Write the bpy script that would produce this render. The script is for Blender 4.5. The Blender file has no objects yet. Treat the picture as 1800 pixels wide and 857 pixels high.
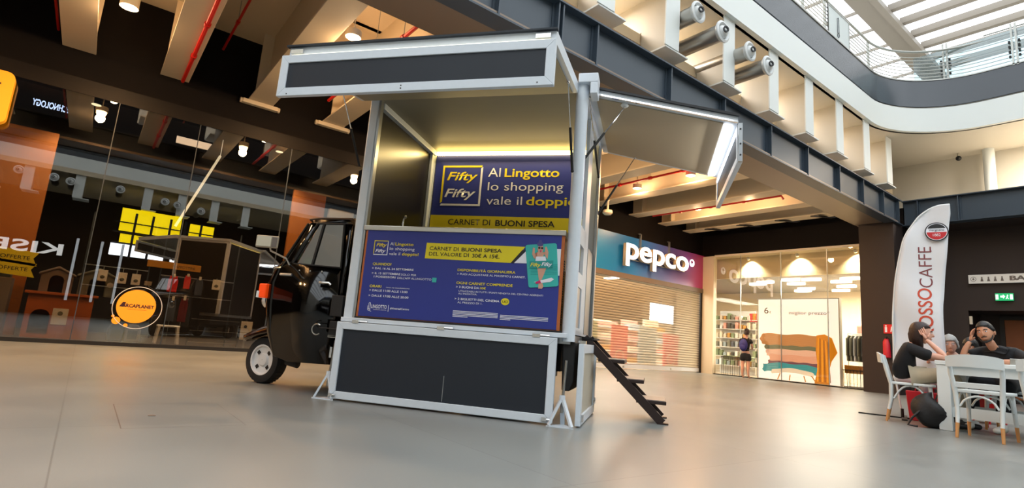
import bpy, bmesh, math, random
from mathutils import Vector, Matrix, Euler
random.seed(7)
SC = bpy.context.scene
COL = SC.collection
PI = math.pi

# ------------------------------------------------------------------ camera
F, PITCH, ROLL, YAW, CAMH = 962.34, .172615, .0788308, .921299, .6
cam = bpy.data.cameras.new('camera'); cam.sensor_width = 36; cam.lens = F/1800*36
cam.clip_start = .05; cam.clip_end = 300
camo = bpy.data.objects.new('camera', cam); COL.objects.link(camo)
camo.matrix_world = (Matrix.Translation((0, 0, CAMH)) @ Matrix.Rotation(YAW, 4, 'Z')
                     @ Matrix.Rotation(PI/2+PITCH, 4, 'X') @ Matrix.Rotation(ROLL, 4, 'Z'))
SC.camera = camo
# ------------------------------------------------------------------ world, exposure
W = bpy.data.worlds.new('world'); SC.world = W; W.use_nodes = True
W.node_tree.nodes['Background'].inputs[0].default_value = (.90, .96, 1.0, 1)
W.node_tree.nodes['Background'].inputs[1].default_value = 3.1
SC.view_settings.view_transform = 'Standard'; SC.view_settings.look = 'None'
SC.view_settings.gamma = 1; SC.view_settings.use_curve_mapping = False
SC.view_settings.exposure = 0.0
LAMP_W = 300      # downlights under the gallery
try:
    SC.cycles.max_bounces = 8; SC.cycles.transparent_max_bounces = 16
    SC.cycles.sample_clamp_indirect = 4; SC.cycles.caustics_reflective = False; SC.cycles.caustics_refractive = False
    SC.cycles.use_denoising = True
except Exception: pass

# ------------------------------------------------------------------ helpers
def lin(c):
    if isinstance(c, str):
        c = tuple(int(c[i:i+2], 16)/255 for i in (0, 2, 4))
    return tuple((v/12.92 if v <= .04045 else ((v+.055)/1.055)**2.4) for v in c[:3])+(1,)
def mat(name, col, rough=.5, metal=0, emit=0, ecol=None, noise=0, nscale=8, bump=0, spec=.5):
    m = bpy.data.materials.new(name); m.use_nodes = True
    nt = m.node_tree; b = nt.nodes['Principled BSDF']; c = lin(col)
    b.inputs['Base Color'].default_value = c; b.inputs['Roughness'].default_value = rough
    b.inputs['Metallic'].default_value = metal; b.inputs['Specular IOR Level'].default_value = spec
    if emit:
        b.inputs['Emission Color'].default_value = lin(ecol) if ecol else c
        b.inputs['Emission Strength'].default_value = emit
    if noise or bump:
        tc = nt.nodes.new('ShaderNodeTexCoord'); n = nt.nodes.new('ShaderNodeTexNoise')
        n.inputs['Scale'].default_value = nscale; n.inputs['Detail'].default_value = 5
        nt.links.new(tc.outputs['Object'], n.inputs['Vector'])
        if noise:
            mx = nt.nodes.new('ShaderNodeMix'); mx.data_type = 'RGBA'
            mx.inputs[6].default_value = tuple(v*(1-noise) for v in c[:3])+(1,)
            mx.inputs[7].default_value = tuple(min(1, v*(1+noise)) for v in c[:3])+(1,)
            nt.links.new(n.outputs['Fac'], mx.inputs[0]); nt.links.new(mx.outputs[2], b.inputs['Base Color'])
        if bump:
            bp = nt.nodes.new('ShaderNodeBump'); bp.inputs['Strength'].default_value = bump
            bp.inputs['Distance'].default_value = .01
            nt.links.new(n.outputs['Fac'], bp.inputs['Height']); nt.links.new(bp.outputs[0], b.inputs['Normal'])
    return m
def glass_mat(name, tint, refl, rough=0.0):
    m = bpy.data.materials.new(name); m.use_nodes = True; nt = m.node_tree
    for n in list(nt.nodes): nt.nodes.remove(n)
    o = nt.nodes.new('ShaderNodeOutputMaterial'); mx = nt.nodes.new('ShaderNodeMixShader')
    t = nt.nodes.new('ShaderNodeBsdfTransparent'); g = nt.nodes.new('ShaderNodeBsdfGlossy')
    t.inputs[0].default_value = lin(tint); g.inputs['Roughness'].default_value = rough
    g.inputs[0].default_value = (1, 1, 1, 1)
    mx.inputs[0].default_value = refl
    nt.links.new(t.outputs[0], mx.inputs[1]); nt.links.new(g.outputs[0], mx.inputs[2]); nt.links.new(mx.outputs[0], o.inputs[0])
    return m
M = dict(
 alu=mat('painted_aluminium', 'd3dbe4', .38, 0, noise=.04, nscale=30), alu2=mat('brushed_aluminium', 'a9adb0', .3, .8),
 steel=mat('stainless_steel', 'c4c2bc', .28, 1), chrome=mat('chrome', 'e0e0e0', .08, 1),
 slate=mat('slate_black_panel', '151d28', .6, noise=.1, nscale=3), blackpanel=mat('black_laminate', '16130f', .3),
 lining=mat('olive_cream_lining', '8d8878', .5, noise=.03), wbrown=mat('brown_wall', '2a1e1a', .65, noise=.08, nscale=2),
 white=mat('white_paint', 'dfe3e4', .5), offwhite=mat('cream_panel', 'b9b2a2', .55, noise=.03),
 blue=mat('blue_print', '27348a', .45), yellow=mat('yellow_print', 'e3d21e', .5), wtext=mat('white_print', 'e6e8f2', .5),
 dark=mat('dark_print', '17171b', .5), teal=mat('teal_print', '35b3ad', .45), teal2=mat('teal_dark_print', '1c918f', .45),
 orange_edge=mat('varnished_wood_edge', 'b4612e', .4, noise=.2, nscale=20), ply=mat('plywood', 'c79a6b', .5, noise=.15, nscale=25),
 carblack=mat('black_car_paint', '050404', .1, spec=.5), rubber=mat('rubber', '141416', .75, bump=.2, nscale=60),
 matte=mat('matte_black', '0e0d0e', .6), whitewheel=mat('white_wheel_paint', 'dcdcdc', .4),
 amber=mat('amber_lens', 'f04a12', .2, emit=.35), wdark=mat('dark_brown_wall', '090403', .7, noise=.08, nscale=2, spec=.15),
 girder=mat('anthracite_girder_paint', '36414c', .42, noise=.06, nscale=3), soffit=mat('bronze_soffit_panel', '7d6c5d', .38, .2),
 beige=mat('warm_white_beam_paint', 'cdbda2', .6, noise=.03, nscale=1.5), fascia=mat('white_fascia', 'e2e6e3', .5),
 glossband=mat('glossy_grey_parapet', '3e434a', .25, .1, spec=.7), stone=mat('cream_wall', 'cfc8ba', .6),
 red=mat('red_pipe_paint', 'b3170e', .4), duct=mat('galvanised_duct', 'b5b2ac', .32, .9), grill=mat('air_nozzle_white', 'd3d6d6', .4),
 railm=mat('galvanised_rail', 'b2b3ae', .4, .6), woodchair=mat('beech_tip', 'c89058', .5), chairw=mat('white_chair_lacquer', 'd8dfe0', .35),
 redplastic=mat('red_plastic', 'c0182a', .4), skin=mat('skin', 'c08a6c', .5), skin2=mat('skin_pink', 'cf9c86', .5), hair=mat('dark_brown_hair', '2a1712', .5, bump=.4, nscale=50),
 hairb=mat('black_hair', '0c0908', .5, bump=.4, nscale=60), hairg=mat('grey_hair', '9c9c9a', .6, bump=.4, nscale=60), tee=mat('black_cotton', '101116', .85, bump=.3, nscale=40),
 khaki=mat('khaki_cotton', 'b3a68e', .8, noise=.1, nscale=12, bump=.3), teel=mat('dark_denim', '12151b', .85, bump=.3, nscale=30), shoe=mat('white_shoe', 'd8d8d4', .5), greyt=mat('grey_cloth', '8b8d92', .8),
 print_blue=mat('patterned_blue_cloth', '4c7596', .8, noise=.6, nscale=18), bagm=mat('black_nylon', '0d0d10', .6, bump=.4, nscale=20), flag=mat('white_flag_cloth', 'dfe0e4', .6, bump=.15, nscale=4),
 coffee_r=mat('red_flag_print', 'c8492f', .6), coffee_d=mat('maroon_flag_print', '7d3d40', .6), brand_r=mat('logo_red', 'c02026', .5),
 led=mat('warm_led', 'fff0c8', .5, emit=16, ecol='ffd97a'), ledw=mat('cold_led', 'ffffff', .5, emit=5, ecol='f4f8ff'), leds=mat('cold_led_dim', 'fff8e0', .5, emit=2.2, ecol='fff4d0'),
 lampdisc=mat('lamp_disc', 'fff1d6', .5, emit=14, ecol='ffd9a0'), lampwhite=mat('store_lamp', 'ffffff', .5, emit=5, ecol='fff0dc'),
 signwhite=mat('lit_white_letter', 'ffffff', .5, emit=1.6, ecol='ffffff'), signside=mat('letter_side_cream', 'c9b89a', .5),
 lightbox=mat('lit_poster_ground', 'ffffff', .5, emit=1.0, ecol='fff8ee'), yellowlit=mat('lit_yellow', 'ffe500', .5, emit=3.6, ecol='ffe000'), whitelit=mat('lit_screen', 'ffffff', .5, emit=9, ecol='e8f0ff'),
 bluelit=mat('lit_blue_white', 'c8dcff', .5, emit=6, ecol='b8ceff'), orange=mat('orange_sign', 'ee9a10', .5, emit=.45), orangewall=mat('orange_panel', 'a05a14', .6),
 shopfloor=mat('shop_floor', '3a2c26', .4), shopdark=mat('shop_dark_wall', '1d1615', .7), shopwall=mat('store_cream_wall', 'd8cab0', .7), shopceil=mat('store_ceiling', '8f8a80', .7),
 pinewood=mat('stained_wood', 'a4551f', .5, noise=.2, nscale=6), greyplastic=mat('grey_green_plastic', '6a6a5c', .6), greyplastic2=mat('taupe_plastic', '6b6058', .6),
 card=mat('printed_card', 'cfcdc4', .6, noise=.15, nscale=30), redcloth=mat('red_cloth', 'c8201c', .8), maroon=mat('maroon_cloth', '5c1420', .8), slateblue=mat('slate_blue_cloth', '3c4658', .8), gold=mat('gold_cardboard', 'b07d20', .6),
 jacket=mat('olive_jacket', '4f4f42', .8), pinkc=mat('pink_cloth', 'd8988c', .8), creamc=mat('cream_cloth', 'd9cdb8', .8), backpackm=mat('violet_blue_nylon', '2b2a7a', .6), shorts=mat('black_shorts', '0c0c12', .8),
 green=mat('exit_green', '10a060', .5, emit=.9), signred=mat('sign_red', 'c4181c', .5, emit=.15), greencloth=mat('poster_green', '6f8360', .7), posterred=mat('poster_red', 'd03a3a', .7), posterblue=mat('poster_grey_blue', '8ea0a8', .7),
 magenta=mat('magenta_print', 'c8246a', .5))
M['glass'] = glass_mat('shop_glass', 'e4e0d8', .13); M['glass2'] = glass_mat('store_glass', 'f4f2ee', .07)
M['carglass'] = glass_mat('cab_glass', '8f8672', .28); M['railglass'] = glass_mat('rail_glass', 'c8d6da', .12, .15)
M['mirror'] = mat('mirror_glass', 'e8e0d0', .03, 1)

class MB:
    def __init__(s, mtx=None): s.bm = bmesh.new(); s.m = mtx or Matrix.Identity(4); s.mats = []; s.cur = 0
    def use(s, m):
        if m not in s.mats: s.mats.append(m)
        s.cur = s.mats.index(m); return s
    def _fin(s, vs, fs, mtx=None):
        k = s.m @ mtx if mtx is not None else s.m
        for v in vs: v.co = k @ v.co
        for f in fs: f.material_index = s.cur
    def verts(s, pts): return [s.bm.verts.new(Vector(p)) for p in pts]
    def poly(s, pts, faces, mtx=None):
        vs = s.verts(pts); fs = []
        for f in faces:
            try: fs.append(s.bm.faces.new([vs[i] for i in f]))
            except ValueError: pass
        s._fin(vs, fs, mtx); return s
    def box(s, x0, x1, y0, y1, z0, z1, mtx=None):
        p = [(x, y, z) for z in (z0, z1) for y in (y0, y1) for x in (x0, x1)]
        return s.poly(p, [(0, 2, 3, 1), (4, 5, 7, 6), (0, 1, 5, 4), (2, 6, 7, 3), (0, 4, 6, 2), (1, 3, 7, 5)], mtx)
    def prism(s, pts, d, mtx=None):   # pts 3D polygon, extruded by vector d
        n = len(pts); d = Vector(d); q = [Vector(p) for p in pts]
        return s.poly(q+[p+d for p in q], [tuple(range(n))[::-1], tuple(range(n, 2*n))]+[(i, (i+1) % n, n+(i+1) % n, n+i) for i in range(n)], mtx)
    def cyl(s, a, b, r, r2=None, seg=16, caps=True, mtx=None):
        a = Vector(a); b = Vector(b); r2 = r if r2 is None else r2; d = (b-a).normalized()
        u = d.orthogonal().normalized(); v = d.cross(u)
        p = [a+(u*math.cos(t)+v*math.sin(t))*r for t in [2*PI*i/seg for i in range(seg)]]
        p += [b+(u*math.cos(t)+v*math.sin(t))*r2 for t in [2*PI*i/seg for i in range(seg)]]
        fs = [(i, (i+1) % seg, seg+(i+1) % seg, seg+i) for i in range(seg)]
        if caps: fs += [tuple(range(seg))[::-1], tuple(range(seg, 2*seg))]
        return s.poly(p, fs, mtx)
    def bar(s, a, b, w, h, up=(0, 0, 1), mtx=None):
        a = Vector(a); b = Vector(b); d = (b-a).normalized(); up = Vector(up); sd = d.cross(up)
        if sd.length < 1e-4: sd = d.orthogonal()
        sd.normalize(); up = sd.cross(d)
        p = []
        for c in (a, b):
            for i, j in ((-1, -1), (1, -1), (1, 1), (-1, 1)): p.append(c+sd*i*w/2+up*j*h/2)
        return s.poly(p, [(0, 1, 2, 3)[::-1], (4, 5, 6, 7), (0, 1, 5, 4), (1, 2, 6, 5), (2, 3, 7, 6), (3, 0, 4, 7)], mtx)
    def tube(s, pts, r, seg=8, closed=False, mtx=None):
        P = [Vector(p) for p in pts]; n = len(P); rings = []; u = None
        R = r if isinstance(r, (list, tuple)) else [r]*n
        for i in range(n):
            a = P[i-1] if (i > 0 or closed) else P[i]; b = P[(i+1) % n] if (i < n-1 or closed) else P[i]
            d = (b-a).normalized()
            u = d.orthogonal().normalized() if u is None else (u-d*u.dot(d)).normalized()
            v = d.cross(u)
            rings.append([P[i]+(u*math.cos(2*PI*k/seg)+v*math.sin(2*PI*k/seg))*R[i] for k in range(seg)])
        p = [q for g in rings for q in g]; fs = []
        for i in range(n if closed else n-1):
            j = (i+1) % n
            for k in range(seg): fs.append((i*seg+k, i*seg+(k+1) % seg, j*seg+(k+1) % seg, j*seg+k))
        if not closed: fs += [tuple(range(seg))[::-1], tuple(range((n-1)*seg, n*seg))]
        return s.poly(p, fs, mtx)
    def lathe(s, prof, seg=24, mtx=None, caps=True):  # prof (r,z) about local z
        n = len(prof); p = []
        for r, z in prof:
            for k in range(seg): p.append((r*math.cos(2*PI*k/seg), r*math.sin(2*PI*k/seg), z))
        fs = [(i*seg+k, i*seg+(k+1) % seg, (i+1)*seg+(k+1) % seg, (i+1)*seg+k) for i in range(n-1) for k in range(seg)]
        if caps: fs += [tuple(range(seg))[::-1], tuple(range((n-1)*seg, n*seg))]
        return s.poly(p, fs, mtx)
    def ball(s, c, rx, ry=None, rz=None, seg=12, mtx=None):
        ry = ry or rx; rz = rz or rx; pr = []
        n = max(4, seg//2); p = []; 
        for i in range(n+1):
            a = -PI/2+PI*i/n; rr = max(math.cos(a), 1e-3)
            for k in range(seg): p.append((c[0]+rx*rr*math.cos(2*PI*k/seg), c[1]+ry*rr*math.sin(2*PI*k/seg), c[2]+rz*math.sin(a)))
        fs = [(i*seg+k, i*seg+(k+1) % seg, (i+1)*seg+(k+1) % seg, (i+1)*seg+k) for i in range(n) for k in range(seg)]
        fs += [tuple(range(seg))[::-1], tuple(range(n*seg, (n+1)*seg))]
        return s.poly(p, fs, mtx)
    def frame(s, x0, x1, z0, z1, w, y0, y1, mtx=None):   # picture frame in xz
        o = [(x0, z0), (x1, z0), (x1, z1), (x0, z1)]; i = [(x0+w, z0+w), (x1-w, z0+w), (x1-w, z1-w), (x0+w, z1-w)]   # mitred
        for k in range(4):
            j = (k+1) % 4; s.prism([(q[0], y0, q[1]) for q in (o[k], o[j], i[j], i[k])], (0, y1-y0, 0), mtx)
        return s
    def mesh(s, me, mtx):
        n0 = len(s.bm.verts); f0 = len(s.bm.faces)
        s.bm.from_mesh(me); s.bm.verts.ensure_lookup_table(); s.bm.faces.ensure_lookup_table()
        s._fin(s.bm.verts[n0:], s.bm.faces[f0:], mtx); return s
    def build(s, name, m=None, parent=None, smooth=False, bevel=0, loc=None, rotz=0, sub=0, fixn=True):
        if fixn: bmesh.ops.recalc_face_normals(s.bm, faces=s.bm.faces)
        me = bpy.data.meshes.new(name); s.bm.to_mesh(me); s.bm.free()
        if smooth:
            for p in me.polygons: p.use_smooth = True
            if smooth != 'all':
                try: me.set_sharp_from_angle(angle=math.radians(40))
                except Exception: pass
        for q in (s.mats or [m]): me.materials.append(M[q] if isinstance(q, str) else q)
        o = bpy.data.objects.new(name, me); COL.objects.link(o)
        if parent: o.parent = parent
        if loc: o.location = loc
        o.rotation_euler.z = rotz
        if bevel:
            b = o.modifiers.new('bevel', 'BEVEL'); b.width = bevel; b.segments = 2; b.limit_method = 'ANGLE'
        if sub:
            b = o.modifiers.new('sub', 'SUBSURF'); b.levels = sub; b.render_levels = sub
        return o
def tag(o, label, cat, group=None, kind=None):
    o['label'] = label; o['category'] = cat
    if group: o['group'] = group
    if kind: o['kind'] = kind
    return o
def struct(o, label=None):
    o['kind'] = 'structure'
    if label: o['label'] = label
    return o
def thing(name, label, cat, loc=(0, 0, 0), rotz=0, group=None):
    o = bpy.data.objects.new(name, None); COL.objects.link(o); o.empty_display_size = .1
    o.location = loc; o.rotation_euler.z = rotz; return tag(o, label, cat, group)
def copy_tree(o, parent=None):
    c = o.copy(); COL.objects.link(c); c.parent = parent
    for ch in [x for x in bpy.data.objects if x.parent == o]: copy_tree(ch, c)
    return c
def light(name, kind, loc, energy, col=(1, 1, 1), size=.1, parent=None, rot=None, spot=None, blend=.5):
    l = bpy.data.lights.new(name, kind); l.energy = energy; l.color = col
    if kind == 'AREA': l.size = size
    else: l.shadow_soft_size = size
    if spot: l.spot_size = spot; l.spot_blend = blend
    o = bpy.data.objects.new(name, l); COL.objects.link(o); o.location = loc
    if parent: o.parent = parent
    if rot: o.rotation_euler = rot
    return o
# text -> mesh cache ; returned mesh spans bbox so it can be fitted
_tc = {}
def text_mesh(t, bold=0, shear=0, ext=0.0):
    k = (t, bold, shear, ext)
    if k in _tc: return _tc[k]
    cu = bpy.data.curves.new('lettering', 'FONT'); cu.body = t; cu.offset = bold; cu.shear = shear; cu.resolution_u = 6 if ext else 4; cu.extrude = ext
    o = bpy.data.objects.new('lettering', cu); COL.objects.link(o)
    dg = bpy.context.evaluated_depsgraph_get(); dg.update()
    me = bpy.data.meshes.new_from_object(o.evaluated_get(dg))
    bpy.data.objects.remove(o); bpy.data.curves.remove(cu)
    xs = [v.co.x for v in me.vertices]
    _tc[k] = (me, min(xs), max(xs)); return _tc[k]
CAPH = .729
def put_text(mb, t, x0, x1, z, h, frame, bold=0, shear=0, ext=0.0):
    """t from x0 to x1 with baseline z and capital height h, on a plane: frame maps (x, up, out) into the object"""
    me, a, b = text_mesh(t, bold, shear, ext)
    sx = (x1-x0)/(b-a); sz = h/CAPH
    mb.mesh(me, frame @ Matrix.Translation((x0, z, 0)) @ Matrix.Diagonal((sx, sz, (sz if ext else 1), 1)) @ Matrix.Translation((-a, 0, 0)))
def plane_frame(origin, right, up=(0, 0, 1)):
    r = Vector(right).normalized(); u = Vector(up).normalized(); n = r.cross(u)
    m = Matrix((r, u, n)).transposed().to_4x4(); return Matrix.Translation(origin) @ m

# ------------------------------------------------------------------ setting
# X- = towards the pet shop / clothes shop wall, Y+ = along the mall to the right
def floor_mat():
    m = mat('polished_floor_tiles', '8e9092', .3); nt = m.node_tree; b = nt.nodes['Principled BSDF']
    tc = nt.nodes.new('ShaderNodeTexCoord'); mp = nt.nodes.new('ShaderNodeMapping'); br = nt.nodes.new('ShaderNodeTexBrick')
    nt.links.new(tc.outputs['Object'], mp.inputs[0]); nt.links.new(mp.outputs[0], br.inputs['Vector'])
    br.offset = 0; br.inputs['Scale'].default_value = 1; br.inputs['Brick Width'].default_value = 1.8; br.inputs['Row Height'].default_value = 1.8
    br.inputs['Mortar Size'].default_value = .004; br.inputs['Mortar Smooth'].default_value = .3
    c = lin('888d8c'); br.inputs['Color1'].default_value = c; br.inputs['Color2'].default_value = tuple(v*.95 for v in c[:3])+(1,)
    br.inputs['Mortar'].default_value = tuple(v*.72 for v in c[:3])+(1,)
    n = nt.nodes.new('ShaderNodeTexNoise'); n.inputs['Scale'].default_value = .9; n.inputs['Detail'].default_value = 6
    nt.links.new(tc.outputs['Object'], n.inputs['Vector'])
    mx = nt.nodes.new('ShaderNodeMix'); mx.data_type = 'RGBA'; mx.blend_type = 'MULTIPLY'; mx.inputs[0].default_value = .35
    nt.links.new(br.outputs['Color'], mx.inputs[6]); nt.links.new(n.outputs['Fac'], mx.inputs[7])
    mr = nt.nodes.new('ShaderNodeMapRange'); mr.inputs[3].default_value = .22; mr.inputs[4].default_value = .42
    nt.links.new(n.outputs['Fac'], mr.inputs[0]); nt.links.new(mr.outputs[0], b.inputs['Roughness'])
    nt.links.new(mx.outputs[2], b.inputs['Base Color']); return m
M['floor'] = floor_mat()
WX = -11.1      # shop front plane
YC = 16.9       # end wall with the lit clothes-shop window
GX = -5.0       # girder / gallery edge
GY = 16.8
struct(MB().box(-18, 16, -16, 30, -.2, 0).build('floor', 'floor'))
# left bulkhead (dark) above the shop fronts, slab over the shops
struct(MB().box(WX-.25, WX, -16, 5, 4.03, 5.9).box(WX-.25, WX, 5, YC, 4.0, 5.9).build('wall_left', 'wdark'))
struct(MB().box(WX-.2, WX, 4.6, 11.25, 0, 4.0).build('wall_left', 'wdark'))
struct(MB().box(WX-.2, WX, -16, -3.2, 0, 4.03).build('wall_left', 'wdark'))
struct(MB().box(-18, GX-.90, -16, 22, 5.9, 6.1).build('ceiling', 'beige'))
struct(MB().box(WX-.25, -5.92, YC, YC+.25, 4.02, 5.9).box(-5.92, -5.0, YC, YC+.2, 4.02, 4.9).build('wall_back', 'wdark'))
# corner pier
struct(MB().box(-5.86, -5.05, 16.2, 17.0, 0, 4.4).build('wall_pier', 'wbrown'))
# wall under the far gallery, with a recess for a door
wb = MB(); wb.box(-5.05, -4.0, 17.9, 18.1, 0, 4.4).box(-4.0, 9.4, 17.9, 18.1, 2.25, 4.4).box(-1.2, 9.4, 17.9, 18.1, 0, 2.25)
wb.box(-5.05, 12, 17.09, 18.1, 4.36, 4.44)
struct(wb.build('wall_right', 'wbrown'))
struct(MB().box(-4.1, -1.1, 19.0, 19.1, 0, 2.4).box(-4.1, -4.0, 18.1, 19.0, 0, 2.4).box(-1.2, -1.1, 18.1, 19.0, 0, 2.4).box(-4.0, -1.2, 18.1, 19.0, 2.25, 2.4).build('wall_recess', 'wbrown'))
d = MB(); d.box(-3.5, -1.6, 18.93, 18.99, 0, 2.1); dr = struct(d.build('door_1', mat('orange_brown_door', '7a3f12', .5)))
MB().frame(-3.6, -1.5, 0, 2.2, .1, 18.9, 19.0).build('door_frame', 'matte', dr)
# clad box behind the girder bottom
struct(MB().box(GX-.95, GX-.02, -16, YC-.4, 4.40, 4.46).build('trim_1', 'soffit'))

def girder(name, label, p0, L, axis, stiff, sgn=1):
    """plate girder: web, flanges, stiffeners; runs along +axis from p0; visible side = +x (axis y) or -y (axis x)"""
    root = thing(name, label, 'girder', p0, 0, 'anthracite plate girders round the atrium')
    m = Matrix.Identity(4) if axis == 'y' else Matrix.Rotation(-PI/2, 4, 'Z')
    MB(m).box(-.12, -.1, 0, L, 4.40, 5.06).build('web', 'girder', root)
    MB(m).box(-.26, .02, 0, L, 5.035, 5.06).build('flange', 'girder', root); MB(m).box(-.26, .02, 0, L, 4.38, 4.405).build('flange', 'girder', root)
    for y in stiff: MB(m).box(-.1, .0, y-.012, y+.012, 4.40, 5.04).box(-.1, -.085, y-.05, y+.05, 4.4, 5.04).build('stiffener', 'girder', root)
    return root
girder('steel_girder', 'long anthracite steel girder over the food truck, running to the corner', (GX, -14, 0), 30.7, 'y', [14+a for a in (-8, -5, -2, .2, 1.8, 3.33, 4.28, 4.36, 5.02, 6.7, 8.23, 9.84, 11.36, 12.9, 14.23, 15.5, 16.55)])
g2 = girder('steel_girder', 'anthracite steel girder above the far wall behind the white feather flag', (GX-.02, GY, 0), 14.2, 'x', [.35, 1.2, 2.6, 4.2, 5.8, 7.4, 9, 10.6])
# ceiling beams under the gallery (bottom flange, web, end plate at the wall)
bp = None
BY = [(-6.4, 'far left'), (-5, ''), (-3.6, ''), (-2.15, ''), (-.75, ''), (.6, ''), (2.03, ''), (3.45, ''), (4.95, ''), (6.5, ''), (8.1, ''), (9.75, ''), (11.4, ''), (13.1, ''), (14.55, ''), (15.9, '')]
BL = {-.75: 'cream ceiling beam at upper left, left of the one with the red pipe', .6: 'cream ceiling beam at upper left carrying a red pipe along its underside',
      2.03: 'cream ceiling beam left of the canopy, white flange plate at its lower end', 3.45: 'cream ceiling beam whose white end plate shows below the canopy, left of the mast',
      9.75: 'cream ceiling beam nearest behind the open side awning', 11.4: 'cream ceiling beam with the dome camera at its end', 13.1: 'cream ceiling beam beside the long red sprinkler pipe on the right',
      14.55: 'cream ceiling beam next but one to the dark end wall', 15.9: 'cream ceiling beam closest to the dark end wall, dark brackets on it'}
for y, _ in BY:
    x1 = GX-.95
    r = thing('ceiling_beam', BL.get(y, 'cream ceiling beam under the gallery, hidden mostly by the truck and girder'), 'beam', (0, y, 0), 0, 'cream beams under the gallery')
    MB().box(WX+.02, x1, -.22, .22, 4.70, 4.73).build('flange', 'beige', r, bevel=.004)
    MB().box(WX+.02, x1, -.02, .02, 4.73, 5.9).build('web', 'beige', r)
    MB().box(WX+.5, WX+.53, -.2, .2, 4.73, 5.9).build('stiffener', 'beige', r)
    if y in (2.03, 3.45):
        MB().box(WX+.02, WX+.14, -.32, .32, 4.62, 4.7).cyl((WX+.08, -.32, 4.66), (WX+.08, -.36, 4.66), .05).cyl((WX+.08, .32, 4.66), (WX+.08, .36, 4.66), .05).build('end_plate', 'beige', r, bevel=.01)
    if y == 15.9:
        for k, xx in enumerate((-10, -8.9, -7.7, -6.7)): MB().bar((xx, -.5, 4.60), (xx+.1, .6, 4.76), .12, .03).build('bracket', 'matte', r)
# red sprinkler pipes
def pipe(label, pts, r=.028):
    root = thing('sprinkler_pipe', label, 'pipe', (0, 0, 0), 0, 'red sprinkler pipes'); MB().tube(pts, r, 8).build('pipe_run', 'red', root, smooth=True)
    a, b = Vector(pts[0]), Vector(pts[1])
    for k in range(1, 4):
        c = a.lerp(b, k/4); MB().cyl(c, (c.x, c.y, 5.9), .006, seg=6).build('hanger', 'alu2', root); MB().cyl(c-(b-a).normalized()*.04, c+(b-a).normalized()*.04, r*1.5, seg=10).build('coupling', 'red', root)
    return root
pipe('red pipe running under the cream beam at upper left', [(WX+.1, .72, 4.665), (-6, .72, 4.665)], .03)
pipe('red pipe with a hooked end beside the beam left of the canopy', [(-10.2, 3.05, 4.85), (-6, 3.05, 4.85)], .03)
pipe('thin red pipe on the cream ceiling at upper left', [(WX+.1, 1.25, 5.5), (-6, 1.25, 5.5)], .022)
pipe('red pipe left of the leftmost beam', [(WX+.1, -1.05, 4.9), (-6, -1.05, 4.9)], .02)
pipe('long red sprinkler pipe on the ceiling right of the awning, with a bent end', [(WX+.5, 13.45, 4.72), (-6.6, 13.45, 4.72), (-6.55, 13.45, 4.62)], .028)
pipe('short red pipe above the side of the awning behind the mast', [(WX+.5, 10.75, 4.9), (-6.6, 10.75, 4.9)], .03)

# downlights
def downlight(x, y, label, z=4.82, long=0):
    r = thing('downlight', label, 'lamp', (x, y, z), 0, 'round warm downlights under the gallery')
    h = .55 if long else .10
    MB().lathe([(.10, 0.0), (.115, 0.0), (.115, h), (.02, h)], 20).build('housing', 'offwhite', r, smooth=True)
    MB().cyl((0, 0, -.004), (0, 0, .01), .098, seg=20).build('lens', 'lampdisc', r)
    MB().cyl((0, 0, h), (0, 0, 5.9-z), .012, seg=6).build('rod', 'offwhite', r)
    light('lamp_light', 'SPOT', (0, 0, -.03), LAMP_W*(1.0), (1, .50, .18), .09, r, None, math.radians(165), .6)
    light('lamp_light', 'POINT', (0, 0, -.16), LAMP_W*.19, (1, .64, .34), .09, r)
    return r
downlight(-9.16, -.2, 'cylindrical warm downlight between the two leftmost beams', long=1)
downlight(-7.55, 2.48, 'warm downlight just above the left end of the canopy')
downlight(-9.27, 11.07, 'downlight under the awning, nearer the shop sign')
downlight(-7.57, 10.98, 'downlight right beneath the awning edge, nearer the girder')
downlight(-9.27, 13.82, 'downlight below the hanging light flap, on the red pipe')
downlight(-7.58, 13.7, 'rightmost downlight on the red pipe under the gallery')
for x, y in ((-9.2, -3.2), (-9.2, 2.6), (-9.2, 5.4), (-7.5, 5.4), (-9.2, 8.2), (-7.5, 8.2), (-7.5, -.4), (-7.5, -3.2)):
    downlight(x, y, 'downlight under the gallery hidden behind the truck or the frame edge')

# ------------------------------------------------------------------ gallery edge above the girder: stubs, nozzles, fascia, parapet
def gallery_beam(yw, label, X=GX, sg=1):
    """deep I beam end: web plane at y=yw, bottom flange, end stiffener on the near side"""
    r = thing('gallery_beam', label, 'beam', (X, yw, 0), 0, 'white beam ends between girder and gallery')
    a, b = (-3.2, -.1) if sg > 0 else (.1, 3.2)
    a2 = -.88 if sg > 0 else .88
    MB().box(min(a2, sg*-.1), max(a2, sg*-.1), -.012, .012, 5.45, 6.72).box(*((a, a2) if sg > 0 else (a2, b)), -.012, .012, 6.12, 6.72).build('web', 'stone', r)
    MB().box(min(a2, sg*-.1), max(a2, sg*-.1), -.33, .27, 5.42, 5.45).build('flange', 'fascia', r, bevel=.004)
    MB().box((b if sg > 0 else a)-.012, (b if sg > 0 else a)+.012, -.36, 0, 5.45, 6.72).build('end_plate', 'fascia', r)
    return r
GB = [(.66, 'behind the canopy'), (2.24, 'behind the canopy'), (3.82, 'cut by the top frame'), (5.42, 'white beam end above the girder cut by the top of the photo'),
 (6.98, 'white beam end just left of the two leading air nozzles'), (8.66, 'white beam end between the two pairs of air nozzles'), (10.29, 'white beam end just right of the lower pair of nozzles'),
 (11.83, 'white beam end fourth from the corner'), (13.37, 'white beam end third from the corner'), (14.95, 'white beam end second from the corner'), (16.45, 'white beam end closest to the gallery corner')]
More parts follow.
